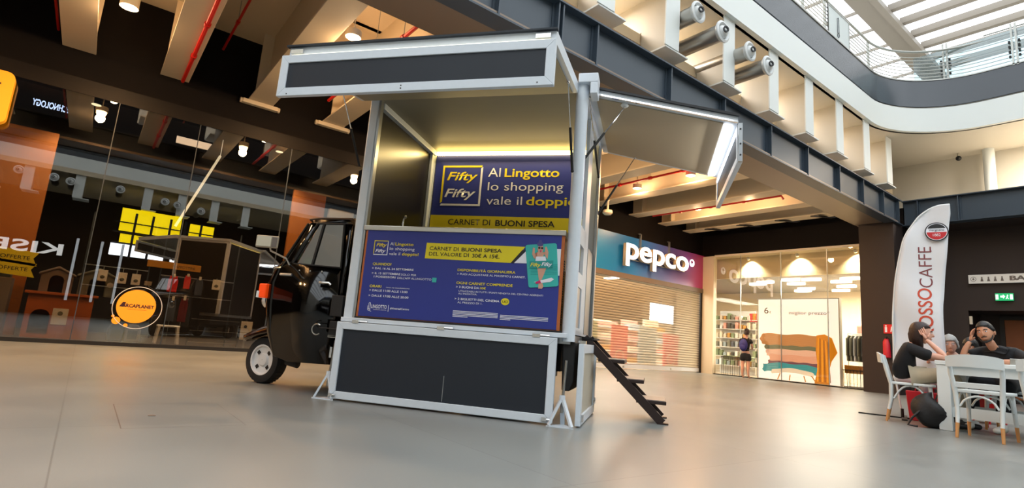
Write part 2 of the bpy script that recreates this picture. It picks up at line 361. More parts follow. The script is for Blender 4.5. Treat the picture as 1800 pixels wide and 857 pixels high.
for y, l in GB:
    gallery_beam(y, l if len(l) > 24 else 'white gallery beam end above the canopy, '+l)
def nozzle(x, y, z, label, sg=1):
    r = thing('air_nozzle', label, 'air nozzle', (x, y, z), 0, 'round air nozzles under the gallery')
    m = Matrix.Rotation(sg*PI/2, 4, 'Y')
    MB(m).lathe([(.14, -1.6), (.14, -.05), (.10, -.05), (.10, -1.6)], 20).build('duct', 'duct', r, smooth=True)
    MB(m).lathe([(.14, -.05), (.185, 0), (.185, .02), (.15, .035), (.12, .0), (.12, -.05)], 24).build('ring', 'grill', r, smooth=True)
    MB(m).ball((0, 0, -.03), .118, seg=16).build('jet_ball', 'grill', r, smooth=True)
    MB(m @ Matrix.Rotation(.35, 4, 'X')).lathe([(.045, .06), (.055, .1), (.03, .1), (.03, .06)], 14).build('jet_outlet', 'matte', r)
    return r
nozzle(-4.85, 7.13, 6.12, 'air nozzle nearest the left, higher one of the left pair'); nozzle(-4.6, 7.45, 5.80, 'air nozzle on the long duct, lower one of the left pair')
nozzle(-4.85, 8.75, 6.08, 'higher air nozzle of the right pair'); nozzle(-4.7, 9.1, 5.88, 'lower air nozzle of the right pair')
for i, y in enumerate((.0, 1.5, 3.0, 4.6, 6.2, 7.8, 9.5, 11.1, 12.6, 14.2, 15.7)):  # lamps added in each bay to brighten the beam webs
    r = thing('added_gallery_lamp', 'added lamp lighting webs between the white beam ends, %s bay from the corner' % ('first', 'second', 'third', 'fourth', 'fifth', 'sixth', 'seventh', 'eighth', 'ninth', 'tenth', 'eleventh')[10-i], 'lamp', (-6.5, y, 6.66), 0, 'added gallery bay lamps')
    MB().box(-.4, .4, -.04, .04, 0, .06).build('housing', 'white', r); MB().box(-.38, .38, -.03, .03, -.006, 0).build('lens', 'leds', r)
    light('lamp_light', 'AREA', (.0, 0, -.02), 42, (1, .90, .80), .5, r)
for x in (-1.5, .8):  # two lamps added to brighten the cream wall and soffit
    r = thing('added_gallery_lamp', 'added square lamp above the far gallery girder, %s the round white column' % ('just right of' if x < 0 else 'well right of'), 'lamp', (x, 17.6, 6.70)); MB().box(-.2, .2, -.2, .2, -.02, .02).build('lens', 'leds', r); light('lamp_light', 'AREA', (0, 0, -.04), 240, (1, .9, .78), .4, r)
# ceiling of the recess, slab, fascia with rounded corner
def corner_path(off=0, r=1.9, y0=-16, x1=16):
    """edge of the atrium opening seen from above; off moves it outwards (away from the void)"""
    X, Y = GX-off, GY+off; R = r+off; pts = [(X, y0), (X, Y-R)]
    for k in range(1, 14):
        a = PI-(PI/2)*k/14; pts.append((X+R+R*math.cos(a), Y-R+R*math.sin(a)))
    pts += [(X+R, Y), (x1, Y)]; return pts
def band(z0, z1, t, off=0, r=1.9):
    a = corner_path(off, r); b = corner_path(off+t, r); n = len(a)
    p = [(x, y, z) for (x, y) in a for z in (z0, z1)]+[(x, y, z) for (x, y) in b for z in (z0, z1)]; fs = []
    for i in range(n-1):
        A, B, Cc, D = 2*i, 2*i+1, 2*i+3, 2*i+2; o = 2*n
        fs += [(A, B, Cc, D), (A+o, D+o, Cc+o, B+o), (B, B+o, Cc+o, Cc), (A, D, D+o, A+o)]
    return MB().poly(p, fs)
struct(band(6.72, 7.36, .16).build('trim_2', 'fascia', smooth=True))
struct(band(7.36, 7.40, .1, .06).build('trim_3', 'matte', smooth=True))
pm = struct(band(7.40, 8.12, .05, .0).build('wall_parapet', 'glossband', smooth=True))
struct(band(8.12, 8.15, .12, -.02).build('trim_4', 'railm', smooth=True))
cp = corner_path(.1)
sl = MB(); sl.prism([(-16, -16, 6.72)]+[(x, y, 6.72) for x, y in cp]+[(16, 24, 6.72), (-16, 24, 6.72)], (0, 0, .3)); struct(sl.build('ceiling', 'stone'))
# set back walls under the gallery (above girder level)
struct(MB().box(-9, -8.9, -16, 19.1, 5.9, 6.72).build('wall_upper_left', 'beige'))
struct(MB().box(-6.0, 16, 19.0, 19.15, 4.44, 6.72).box(-5, 16, 17.09, 19.0, 5.0, 5.06).build('wall_upper_right', 'stone'))
struct(MB().cyl((-3.52, 18.7, 5.06), (-3.52, 18.7, 6.72), .13, seg=24).build('wall_round_column', 'fascia', smooth=True))
r = thing('security_camera', 'small grey camera hanging under the gallery left of the round white column', 'camera', (-4.15, 18.6, 6.72))
MB().cyl((0, 0, 0), (0, 0, -.1), .03).build('mount', 'offwhite', r); MB().ball((0, 0, -.15), .07).build('dome', 'matte', r, smooth=True)
# railing
def railing(path, label, glass=0, idx=0):
    root = thing('gallery_railing', label, 'railing', (0, 0, 0), 0, 'gallery railings')
    P = [Vector((x, y, 0)) for x, y in path]
    MB().tube([p+Vector((0, 0, 8.98)) for p in P], .03, 8).build('handrail', 'railm', root, smooth=True)
    if glass: MB().tube([p+Vector((0, 0, 9.12)) for p in P], .02, 8).build('handrail', 'railm', root, smooth=True)
    for k in range(7): MB().tube([p+Vector((0, 0, 8.25+.095*k)) for p in P], .011, 6).build('rail_bar', 'railm', root, smooth=True)
    return root
A = corner_path(.05, y0=2)
rl = railing(A[:-1], 'galvanised bar railing along the left gallery and round its corner')
for y in (4.3, 5.9, 7.5, 9.1, 10.6, 11.35, 12.45, 13.68, 15.0): MB().box(GX-.1, GX-.04, y-.012, y+.012, 8.05, 9.0).build('post', 'railm', rl)
pn = MB().box(GX-.03, GX-.01, 12.5, 13.66, 8.1, 8.9); pn = pn.build('notice_panel', mat('frosted_panel', 'c3cbc9', .4), rl)
MB().frame(12.5, 13.66, 8.1, 8.9, .02, 0, .03, Matrix(((0, 1, 0, GX-.03), (1, 0, 0, 0), (0, 0, 1, 0), (0, 0, 0, 1)))).build('panel_frame', 'railm', pn)
MB().tube([(GX-.004, 13.02+.05*math.cos(a)-.02*0, 8.3+.06*math.sin(a)) for a in [PI*.9+k*.35 for k in range(14)]]+[(GX-.004, 12.98, 8.35), (GX-.004, 12.98, 8.72), (GX-.004, 13.03, 8.76), (GX-.004, 13.06, 8.72), (GX-.004, 13.06, 8.3)], .007, 6).build('letter_emblem', 'glossband', pn)
B = [(-3.1, GY+.05), (16, GY+.05)]
rr = railing(B, 'glazed railing with paired posts along the far gallery', 1)
MB().box(-4.6, 16, GY+.02, GY+.032, 8.15, 9.05).build('glass_panel', 'railglass', rr)
for x in (-3.89, -2.53, -1.1, .4, 1.9, 3.4):
    p = MB().box(x-.06, x-.02, GY-.02, GY+.0, 8.1, 9.2).box(x+.02, x+.06, GY-.02, GY+.0, 8.1, 9.2).build('post', 'railm', rr)
    q = MB()
    for k in range(4): q.box(x-.11, x-.07, GY-.03, GY+.01, 8.3+k*.13, 8.36+k*.13).box(x+.07, x+.11, GY-.03, GY+.01, 8.3+k*.13, 8.36+k*.13)
    q.build('clamp', 'matte', p)
# ------------------------------------------------------------------ skylight
rm = mat('skylight_steel', '92897e', .5)
struct(MB().box(-6.95, -6.3, -16, 30, 12.8, 13.2).box(-6.3, -6.1, -16, 30, 12.6, 12.8).build('ceiling', rm))
for k in range(24):
    y = 26-1.12*k if k < 12 else 26-1.12*12-2.4*(k-12)
    o = MB().box(-6.2, 11, y-.11, y+.11, 12.85, 13.08).build('skylight_beam', rm)
    tag(o, 'grey steel skylight beam crossing the glass roof', 'beam', 'skylight cross beams')
for k in range(8):
    y = 26-1.5*k
    o = MB().box(-12, -6.9, y-.03, y+.03, 13.0, 13.1).build('skylight_glazing_bar', rm)
    tag(o, 'thin glazing bar left of the skylight main girder, %s from the far end' % ('first', 'second', 'third', 'fourth', 'fifth', 'sixth', 'seventh', 'eighth')[k], 'beam', 'skylight glazing bars')
struct(MB().box(-16, 16, 28, 28.2, 6.9, 13).box(-5, 12, 27.9, 28, 12, 13.1).build('wall_far', 'stone'))
struct(MB().box(-16, -12, -16, 30, 12.9, 13.1).box(-16, -15.8, -16, 30, 6, 13).build('wall_upper_far_left', 'stone'))
# ------------------------------------------------------------------ opposite side of the atrium (seen mirrored in the shop glass)
OX = 9.4
struct(MB().box(OX, OX+.2, -16, 16.8, 6.72, 7.3).build('trim_5', 'fascia')); struct(MB().box(OX, 16, -16, 22, 6.5, 6.72).build('ceiling', 'beige'))
struct(MB().box(15.8, 16, -16, 22, 0, 13).build('wall_opposite', 'wdark')); struct(MB().box(OX+.1, OX+.15, -16, 16.8, 7.3, 8.1).build('wall_parapet', 'glossband'))
struct(MB().box(-16, 16, -16, -15.8, 0, 13).build('wall_behind', 'stone')); struct(MB().box(-16, 16, 22, 22.2, 0, 6.7).build('wall_shop_back', 'shopwall'))
struct(MB().box(-18, -17.8, -16, 30, 0, 6).build('wall_shop_left', 'shopdark'))
for y in (-5.5, -4, -2.7, -.9, 1.75, 3.2, 4.7, 6.2): gallery_beam(y, 'white beam end mirrored in the pet shop glass', OX, -1)
for i, (y, z) in enumerate(((-3.2, 6.2), (-2.0, 6.15), (-1.4, 6.1), (.9-.45, 6.15), (2.3, 5.95), (2.85, 5.9), (3.9, 5.8))): nozzle(OX-.1, y, z, 'air nozzle mirrored in the pet shop glass, %s from the left' % ('first', 'second', 'third', 'fourth', 'fifth', 'sixth', 'seventh')[i], -1)
r = thing('lit_sign_wall', 'glowing yellow and white shop display mirrored in the pet shop glass', 'display', (OX+.4, 0, 0))
MB().box(0, .1, .7, 3.2, 4.3, 5.4).build('yellow_panel', 'yellowlit', r); MB().box(0, .1, .8, 2.5, 3.75, 4.15).build('yellow_panel', 'yellowlit', r); MB().box(0, .1, 3.6, 4.7, 4.1, 5.15).build('yellow_panel', 'yellowlit', r)
MB().box(0, .1, 3.4, 4.6, 3.65, 3.95).build('yellow_panel', 'yellowlit', r)
MB().box(0, .1, .5, 2.7, 3.1, 3.65).build('white_panel', 'whitelit', r); MB().box(0, .1, 3.0, 4.5, 3.1, 3.5).build('white_panel', 'whitelit', r)
for y in (1.3, 2.0, 2.75, 3.4, 4.1): MB().box(-.1, -.02, y-.05, y+.05, 3.0, 5.2).build('mullion', 'matte', r)
for z in (4.22, 3.7, 4.7): MB().box(-.1, -.02, .5, 4.8, z-.025, z+.025).build('mullion', 'matte', r)
def back_sign(txt, y0, y1, z, h, m, label, x=OX-.05):
    mb = MB(); put_text(mb, txt, -y0, -y1, z, h, plane_frame((x, 0, 0), (0, -1, 0)), bold=.02, ext=.04)
    return tag(mb.build('illuminated_lettering', m), label, 'sign')
back_sign('KISENE', -1.15, -5.3, 2.74, .50, 'signwhite', 'glowing white KISENE letters mirrored at the left edge of the pet shop glass')
back_sign('TECHNOLOGY', -1.85, -3.3, 9.2, .3, 'bluelit', 'bluish glowing TECHNOLOGY letters mirrored in the top of the pet shop glass')
tag(MB().box(OX+.3, OX+.4, 2.3, 4.3, 9.15, 9.5).build('light_strip', mat('strip_glow', 'ffd8b0', .5, emit=2.5)), 'warm light strip mirrored high in the pet shop glass', 'lamp')
for y in (-.7, .2, 1.0): tag(MB().box(OX+.0, OX+.12, y-.05, y+.05, 0.8, 3.6).build('lit_post', mat('lit_post', 'dfe6f0', .5, emit=.8)), 'tall pale lit post mirrored in the pet shop glass, %s from the left' % {-.7: 'first', .2: 'second', 1.0: 'third'}[y], 'post', 'lit posts of the opposite shop')
# ------------------------------------------------------------------ food truck (three wheeled van with booth)
TR = thing('food_truck', 'black three-wheeled van with silver promotional booth, blue counter and raised flaps', 'food truck', (-4.60, 1.75, 0), math.radians(38))
def part(mb, name, m, parent=TR, **k): return mb.build(name, m, parent, **k)
RF = lambda o: plane_frame(o, (1, 0, 0))     # lettering plane facing -y
# --- booth shell
fb = MB(); fb.box(0, 1.95, 0.02, 1.45, .60, .67); part(fb, 'booth_floor', 'alu2')
mb = MB(); mb.box(.0, .09, 0, .09, .66, 2.70); part(mb, 'corner_post', 'alu', bevel=.012)
mb = MB(); mb.box(.092, .112, .0, .05, .68, 2.66); part(mb, 'post_trim', 'alu2')
mb = MB(); mb.cyl((1.93, .045, .62), (1.93, .045, 2.72), .052, seg=24); part(mb, 'corner_post', 'alu', smooth=True)
part(MB().box(0.02, .10, 1.36, 1.45, .66, 2.66), 'corner_post', 'alu', bevel=.01)
part(MB().box(1.87, 1.95, 1.36, 1.45, .66, 2.70), 'corner_post', 'alu', bevel=.01)
part(MB().box(1.952, 1.975, 1.30, 1.40, .68, 2.70), 'post_trim', 'alu2')
part(MB().box(.03, .05, .09, 1.36, .68, 2.62), 'side_wall', 'blackpanel')
part(MB().box(.03, .10, .09, 1.36, 2.60, 2.66).box(.05, .085, 1.30, 1.36, .68, 2.60), 'wall_trim', 'alu', bevel=.004)
part(MB().box(.03, 1.92, 1.40, 1.44, .68, 2.62), 'back_wall', 'blackpanel')
rf = part(MB().box(0, 1.96, -.0, 1.47, 2.665, 2.74), 'roof', 'alu', bevel=.01)
MB().box(.05, 1.91, .02, 1.40, 2.655, 2.665).build('ceiling_lining', 'lining', rf)
MB().box(.12, 1.86, 1.33, 1.36, 2.60, 2.635).build('led_strip', 'led', rf)
MB().box(1.9, 2.06, -.04, .12, 2.72, 2.80).box(2.0, 2.06, -.04, .12, 2.62, 2.72).build('corner_cap', 'alu', rf, bevel=.006)
light('led_glow', 'AREA', (1, 1.25, 2.58), 9, (1, .74, .35), 1.0, TR, (math.radians(-25), 0, 0))
bpy.data.lights['led_glow'].shape = 'RECTANGLE'; bpy.data.lights['led_glow'].size = 1.7; bpy.data.lights['led_glow'].size_y = .06
# side wall (right) : frame with openings
sw = MB()
for z0, z1 in ((.68, .72), (1.08, 1.20), (1.44, 1.60)): sw.box(1.915, 1.945, .10, .70, z0, z1)
sw.box(1.915, 1.945, .10, .26, .68, 1.62).box(1.915, 1.945, .58, .86, .68, 2.66).box(1.915, 1.945, .1, 1.36, .68, .74)
part(sw, 'side_frame', 'alu')
part(MB().box(1.92, 1.935, .2, .6, .74, 1.10), 'side_panel', 'alu2')
part(MB().box(1.93, 1.95, .86, 1.34, .7, 1.5), 'side_panel', 'alu2')
# --- styles for lettering
STY = {'w': ('wtext', 0, 0), 'wb': ('wtext', .012, 0), 'y': ('yellow', 0, 0), 'yb': ('yellow', .016, 0), 'd': ('dark', .005, 0), 'db': ('dark', .018, 0), 'yi': ('yellow', .016, .25), 'wi': ('wtext', .016, .25)}
def lettering(items, y, parent, ext=0, step=.0015):
    for t, s, x0, x1, z, h in items:
        mb = MB(); put_text(mb, t, x0, x1, z, h, RF((0, y, 0)), STY[s][1], STY[s][2])
        mb.build('lettering', STY[s][0], parent, fixn=False)
def flat(mb, pts, y, d=.002):   # polygon print of tiny thickness, facing -y
    return mb.prism([(x, y, z) for x, z in pts], (0, d, 0))
# --- back banner
bb = part(MB().box(.112, 1.86, 1.36, 1.375, 1.2, 2.60), 'back_banner', 'blue')
BT = [('Fifty', 'yi', 0.262, 0.625, 2.310, 0.100), ('Fifty', 'wi', 0.250, 0.615, 2.115, 0.100),
 ('Al', 'w', 0.744, 0.885, 2.350, 0.108), ('Lingotto', 'yb', 0.932, 1.540, 2.350, 0.100),
 ('lo shopping', 'w', 0.751, 1.592, 2.195, 0.098), ('vale il', 'w', 0.749, 1.152, 2.035, 0.098), ('doppio!', 'yb', 1.198, 1.80, 2.035, 0.096)]
lettering(BT, 1.357, bb)
yb = MB(); flat(yb, [(.112, 1.905), (1.86, 1.895), (1.86, 1.45), (.112, 1.45)], 1.354, .004); yb = yb.build('yellow_band', 'yellow', bb)
lettering([('CARNET DI', 'd', 0.329, 0.815, 1.800, 0.066), ('BUONI SPESA', 'db', 0.874, 1.527, 1.797, 0.066)], 1.352, bb)
mb = MB()
def square(mb1, mb2, x0, x1, z0, z1, w, y):   # two tone square outline: top and left yellow, right and bottom white
    flat(mb1, [(x0, z0+w*1.2), (x0+w, z0+w*2), (x0+w, z1-w), (x1-w*.7, z1-w), (x1-w*.3, z1), (x0, z1)], y)
    flat(mb2, [(x0+w*.6, z0+w), (x0+w*.2, z0), (x1, z0), (x1, z1-w*.7), (x1-w, z1-w*1.5), (x1-w, z0+w)], y)
a, b = MB(), MB(); square(a, b, .205, .678, 2.015, 2.48, .022, 1.356); a.build('logo_frame', 'yellow', bb); b.build('logo_frame', 'wtext', bb)
# --- counter
ct = part(MB().box(.13, 1.855, .012, .22, .69, 1.44), 'counter', 'ply')
MB().box(.10, 1.872, -.02, .24, 1.437, 1.48).build('worktop', 'steel', ct, bevel=.006)
MB().box(.125, .145, -.004, .012, .69, 1.437).box(1.84, 1.865, -.004, .012, .69, 1.437).box(.125, 1.865, -.002, .012, .68, .70).build('edge_strip', 'orange_edge', ct)
vent = MB()
for k in range(26): vent.box(1.856, 1.862, .06, .10, .74+k*.02, .75+k*.02)
vent.build('vent_slots', 'dark', ct)
fp = part(MB().box(.145, 1.84, -.008, .006, .70, 1.437), 'counter_panel', 'blue')
CT = [
('Fifty','yi',0.240,0.338,1.298,0.030),('Fifty','wi',0.236,0.332,1.247,0.030),('Al','w',0.369,0.403,1.312,0.027),('Lingotto','yb',0.416,0.583,1.312,0.026),
('lo shopping','w',0.368,0.598,1.271,0.026),('vale il','w',0.367,0.470,1.228,0.026),('doppio!','yb',0.487,0.639,1.228,0.026),
('CARNET DI','d',0.733,0.990,1.284,0.032),('BUONI SPESA','db',1.015,1.359,1.283,0.031),('DEL VALORE DI','d',0.731,1.082,1.237,0.032),('30€ A 15€.','db',1.111,1.344,1.235,0.031),
('QUANDO?','yb',0.227,0.401,1.136,0.022),('> DAL 16 AL 24 SETTEMBRE','wb',0.225,0.609,1.101,0.017),('> IL 15 SETTEMBRE','wb',0.228,0.493,1.059,0.017),('SOLO PER','w',0.501,0.638,1.058,0.017),
('I POSSESSORI','wb',0.251,0.453,1.030,0.017),("DELL'APP ALLINGOTTO",'w',0.470,0.776,1.028,0.017),('ORARI','yb',0.223,0.331,0.946,0.022),('FINO AD ESAURIMENTO','w',0.378,0.591,0.946,0.009),
('> DALLE 11:00 ALLE 13:00','wb',0.224,0.576,0.913,0.018),('> DALLE 17:00 ALLE 20:00','wb',0.223,0.589,0.868,0.018),('LINGOTTO','wb',0.260,0.403,0.772,0.031),('SHOPPING & LIFESTYLE','w',0.281,0.401,0.757,0.007),
('#ViverealCentro','wb',0.435,0.606,0.772,0.016),('DISPONIBILITÀ GIORNALIERA','yb',0.998,1.486,1.118,0.020),('> PUOI ACQUISTARE AL MASSIMO','w',0.997,1.432,1.087,0.016),('2 CARNET.','wb',1.439,1.571,1.085,0.016),
('OGNI CARNET COMPRENDE','yb',0.998,1.471,1.012,0.021),('> 3 BUONI DA','wb',0.997,1.195,0.980,0.018),('10€','yb',1.203,1.251,0.980,0.018),
('UTILIZZABILI IN TUTTI I PUNTI VENDITA DEL CENTRO ADERENTI','w',1.024,1.721,0.950,0.014),("ALL'INIZIATIVA.",'w',1.022,1.182,0.929,0.014),('> 2 BIGLIETTI DEL CINEMA','wb',0.995,1.373,0.884,0.018),
('AL PREZZO DI 1.','w',1.022,1.234,0.857,0.016)]
Y0 = -.008
ys = MB(); flat(ys, [(.701, 1.344), (1.551, 1.338), (1.449, 1.203), (.697, 1.212)], Y0-.002, .002)
ys.prism([(1.419+.034*math.cos(t), Y0-.002, .892+.028*math.sin(t)) for t in [2*PI*k/24 for k in range(24)]], (0, .002, 0)); ys.build('yellow_band', 'yellow', fp)
bs = MB(); flat(bs, [(1.527, 1.31), (1.559, 1.31), (1.466, 1.203), (1.440, 1.203)], Y0-.004); bs.build('black_stripe', 'dark', fp)
ws = MB(); flat(ws, [(1.562, 1.306), (1.615, 1.32), (1.64, 1.206), (1.468, 1.204)], Y0-.003); ws.build('white_flash', 'wtext', fp); ws = MB(); flat(ws, [(.416, .805), (.4195, .805), (.4195, .75), (.416, .75)], Y0-.002)
ws.build('divider', 'wtext', fp); ws = MB(); flat(ws, [(1.80, 1.33), (1.84, 1.33), (1.84, 1.12), (1.80, 1.12)], Y0-.003)
ws.build('white_flash', 'wtext', fp); ws = MB()
for k in range(5): flat(ws, [(.99, .797-.011*k), (1.368-(.25 if k == 4 else 0), .797-.011*k), (1.368-(.25 if k == 4 else 0), .792-.011*k), (.99, .792-.011*k)], Y0-.002, .001)
ws.build('small_print', 'wtext', fp); ws = MB()
for k in range(4): flat(ws, [(1.387, .787-.011*k), (1.772-(.3 if k == 3 else 0), .787-.011*k), (1.772-(.3 if k == 3 else 0), .782-.011*k), (1.387, .782-.011*k)], Y0-.002, .001)
ws.build('small_print', 'wtext', fp); ws = MB()
ws.tube([(.228, Y0-.002, .79), (.228, Y0-.002, .757), (.24, Y0-.002, .747), (.252, Y0-.002, .757), (.24, Y0-.002, .767), (.232, Y0-.002, .767)], .0022, 5)
ws.tube([(.236, Y0-.002, .757), (.236, Y0-.002, .81), (.243, Y0-.002, .82), (.250, Y0-.002, .81), (.250, Y0-.002, .745), (.262, Y0-.002, .745)], .0022, 5).build('emblem', 'wtext', fp)
lettering(CT, Y0-.004, fp); lettering([('UCI', 'd', 1.398, 1.442, .882, .020)], Y0-.005, fp)
a, b = MB(), MB(); square(a, b, .217, .350, 1.225, 1.35, .006, Y0-.002); a.build('logo_frame', 'yellow', fp); b.build('logo_frame', 'wtext', fp)
# teal card with a waving shopper (plain generic figure)
tc = MB(); cardp = []
C4 = [(1.55, 1.352), (1.803, 1.376), (1.838, 1.036), (1.602, 1.012)]
for i, (cx, cz) in enumerate(C4):
    pv = Vector(C4[i-1]); nx = Vector(C4[(i+1) % 4]); c = Vector((cx, cz))
    for k in range(5):
        t = k/4; r_ = .02; p0 = c+(pv-c).normalized()*r_; p1 = c+(nx-c).normalized()*r_
        q = p0*(1-t)**2+c*2*t*(1-t)+p1*t*t; cardp.append((q.x, q.y))
flat(tc, cardp, Y0-.006, .004); ti = MB(); flat(ti, [(.783, 1.053), (.821, 1.053), (.821, 1.015), (.783, 1.015)], Y0-.003); ti.build('app_icon', 'teal', fp); cd = tc.build('teal_card', 'teal', fp)
ln = MB()
for k in range(7): flat(ln, [(1.61, 1.115+k*.012), (1.82, 1.13+k*.012), (1.82, 1.134+k*.012), (1.61, 1.119+k*.012)], Y0-.007, .001)
ln.build('card_lines', 'teal2', fp)
def disc(mb, cx, cz, rx, rz, y, n=20, rot=0):
    mb.prism([(cx+rx*math.cos(t)*math.cos(rot)-rz*math.sin(t)*math.sin(rot), y, cz+rx*math.cos(t)*math.sin(rot)+rz*math.sin(t)*math.cos(rot)) for t in [2*PI*k/n for k in range(n)]], (0, .0015, 0))
fg = MB(); disc(fg, 1.677, 1.325, .023, .032, Y0-.010)   # face
flat(fg, [(1.655, 1.30), (1.70, 1.30), (1.72, 1.268), (1.738, 1.245), (1.742, 1.30), (1.725, 1.345), (1.712, 1.34), (1.715, 1.30), (1.70, 1.262), (1.655, 1.262), (1.632, 1.285), (1.630, 1.33), (1.615, 1.335), (1.612, 1.28), (1.63, 1.245), (1.65, 1.25)], Y0-.009)
flat(fg, [(1.66, 1.18), (1.735, 1.185), (1.72, 1.13), (1.70, 1.075), (1.72, 1.03), (1.71, 1.01), (1.68, 1.01), (1.68, 1.08)], Y0-.008); fg.build('printed_figure', 'skin2', fp)
fh = MB(); disc(fh, 1.672, 1.362, .026, .018, Y0-.011); disc(fh, 1.672, 1.386, .013, .012, Y0-.011); fh.build('printed_hair', mat('print_violet', '4a4a86', .5), fp)
fs = MB(); disc(fs, 1.667, 1.332, .010, .008, Y0-.013, 14); disc(fs, 1.690, 1.331, .010, .008, Y0-.013, 14); fs.build('printed_glasses', 'dark', fp)
fm = MB(); disc(fm, 1.68, 1.306, .006, .009, Y0-.013, 12); flat(fm, [(1.655, 1.06), (1.69, 1.075), (1.70, 1.055), (1.66, 1.045)], Y0-.011); fm.build('printed_mouth', 'magenta', fp)
fw = MB(); flat(fw, [(1.645, 1.262), (1.72, 1.265), (1.735, 1.21), (1.64, 1.205)], Y0-.010); flat(fw, [(1.64, 1.058), (1.78, 1.10), (1.80, 1.088), (1.77, 1.065), (1.70, 1.055)], Y0-.010); fw.build('printed_clothes', 'wtext', fp)
ft = MB(); flat(ft, [(1.596, 1.222), (1.785, 1.236), (1.785, 1.178), (1.600, 1.166)], Y0-.012); ft.build('name_band', 'teal2', fp)
lettering([('Fifty', 'yi', 1.604, 1.69, 1.182, .03), ('Fifty', 'wi', 1.694, 1.778, 1.19, .03)], Y0-.0135, fp)
# faucet
fa = MB(); fa.cyl((.36, .19, 1.48), (.36, .19, 1.50), .022); fa.tube([(.36, .2, 1.48), (.36, .2, 1.56), (.38, .17, 1.60), (.41, .13, 1.60), (.42, .11, 1.585)], [.011, .011, .011, .011, .013], 10)
fa.tube([(.36, .2, 1.52), (.33, .22, 1.55)], .006, 6).build('faucet', 'chrome', ct, smooth=True)
# --- lower fold-down flap
lf = part(MB().frame(-.01, 1.86, .015, .64, .06, -.06, -.02), 'lower_flap', 'alu', bevel=.004)
MB().box(.04, 1.81, -.045, -.03, .07, .585).build('panel', 'slate', lf)
MB().box(.979, .983, -.048, -.04, .085, .28).build('support_stay', 'alu2', lf)
for x in (.16, .92, 1.70): MB().box(x-.03, x+.03, -.065, -.02, .635, .66).cyl((x+.03, -.045, .652), (x+.1, -.045, .652), .008, seg=8).build('hinge', 'chrome', lf)
for x in (.02, 1.80): MB().box(x-.02, x+.02, -.072, -.06, .03, .055).cyl((x+.02, -.075, .045), (x+.045, -.075, .045), .008, seg=8).build('catch', 'chrome', lf)
part(MB().box(-.0, 1.93, -.03, .02, .645, .68), 'sill_rail', 'alu', bevel=.004)
part(MB().box(.12, 1.88, -.02, -.0, .682, .694), 'sill_trim', 'dark')
# --- canopy (front flap raised) with light box flap
def canopy(zf, zb, yf):  # sloped panel from hinge (y=0) to front
    return [(0, -.0, zb), (0, yf, zf)]
cn = MB(); p = [(-.09, -1.03, 2.50), (-.09, -.0, 2.645), (-.09, -.0, 2.735), (-.09, -1.03, 2.59)]
cn.prism(p, (1.985, 0, 0)); cn = part(cn, 'front_canopy', 'alu')
MB().prism([(-.05, -.99, 2.497), (-.05, -.02, 2.634), (-.05, -.02, 2.64), (-.05, -.99, 2.503)], (1.905, 0, 0)).build('canopy_lining', 'lining', cn)
MB().box(-.105, 1.905, -1.055, -1.02, 2.58, 2.592).build('drip_edge', 'slate', cn)
MB().box(-.06, 1.86, -1.045, -1.03, 2.507, 2.518).build('led_strip', 'leds', cn)
for x in (-.03, 1.80): MB().box(x-.04, x+.06, -1.045, -1.03, 2.53, 2.56).build('hinge_plate', 'chrome', cn)
fl_ = part(MB().frame(-.115, 1.905, 2.185, 2.50, .062, -1.075, -1.04), 'front_light_flap', 'alu', bevel=.003)
MB().box(-.06, 1.85, -1.066, -1.05, 2.24, 2.44).build('panel', 'slate', fl_)
for x, z in ((-.03, 2.20), (.86, 2.205), (.86, 2.225), (1.80, 2.205)): MB().cyl((x, -1.077, z), (x, -1.07, z), .005, seg=8).build('screw', 'dark', fl_)
def strut(a, b, name='gas_strut'):
    a, b = Vector(a), Vector(b); m_ = a.lerp(b, .5)
    s_ = part(MB().cyl(a, m_, .005, seg=8).ball(a, .012), name, 'chrome'); MB().cyl(m_, b, .011, seg=10).ball(b, .014).build('cylinder', 'matte', s_)
strut((1.87, -.35, 2.565), (1.90, -.07, 1.95)); strut((-.03, -.42, 2.555), (-.02, -.02, 2.02))
# --- side awning (right flap raised)
def aw(x0, x1, y0, y1, dz0, dz1):  # sloped slab x 2->3.15, z 2.70 -> 2.42
    f = lambda x: 2.70-(x-2.0)*.245
    return MB().prism([(x0, y0, f(x0)+dz0), (x1, y0, f(x1)+dz0), (x1, y0, f(x1)+dz1), (x0, y0, f(x0)+dz1)], (0, y1-y0, 0))
sa = part(aw(1.97, 3.15, .12, 1.56, -.01, .05), 'side_awning', 'alu')
aw(2.03, 3.05, .18, 1.50, -.018, -.010).build('awning_lining', mat('tan_awning_lining', 'a89b84', .5), sa)
aw(2.0, 3.15, .10, .12, -.02, -.005).build('awning_rail', 'chrome', sa); aw(1.97, 3.16, .10, .12, .035, .055).build('awning_edge', 'dark', sa)
MB().box(3.06, 3.12, .20, 1.50, 2.405, 2.425).build('led_tube', 'ledw', sa)
sf = MB(); mm = Matrix(((0, 1, 0, 3.165), (1, 0, 0, 0), (0, 0, 1, 0), (0, 0, 0, 1)))   # frame lies in yz plane
sf.frame(.12, 1.56, 2.08, 2.39, .055, -.02, .02, mm); sf = part(sf, 'side_light_flap', 'alu', bevel=.003)
MB().box(3.155, 3.172, .17, 1.51, 2.13, 2.34).build('panel', 'slate', sf)
MB().box(3.15, 3.18, .09, .12, 2.08, 2.39).build('end_cap', 'alu2', sf)
MB().box(3.14, 3.15, .2, 1.5, 2.335, 2.35).build('led_tube', 'ledw', sf)
for z in (2.13, 2.22, 2.34): MB().cyl((3.165, .085, z), (3.165, .092, z), .007, seg=8).build('screw', 'dark', sf)
light('awning_light', 'AREA', (3.0, .85, 2.38), 5, (1, .97, .92), 1, TR, (0, math.radians(50), 0))
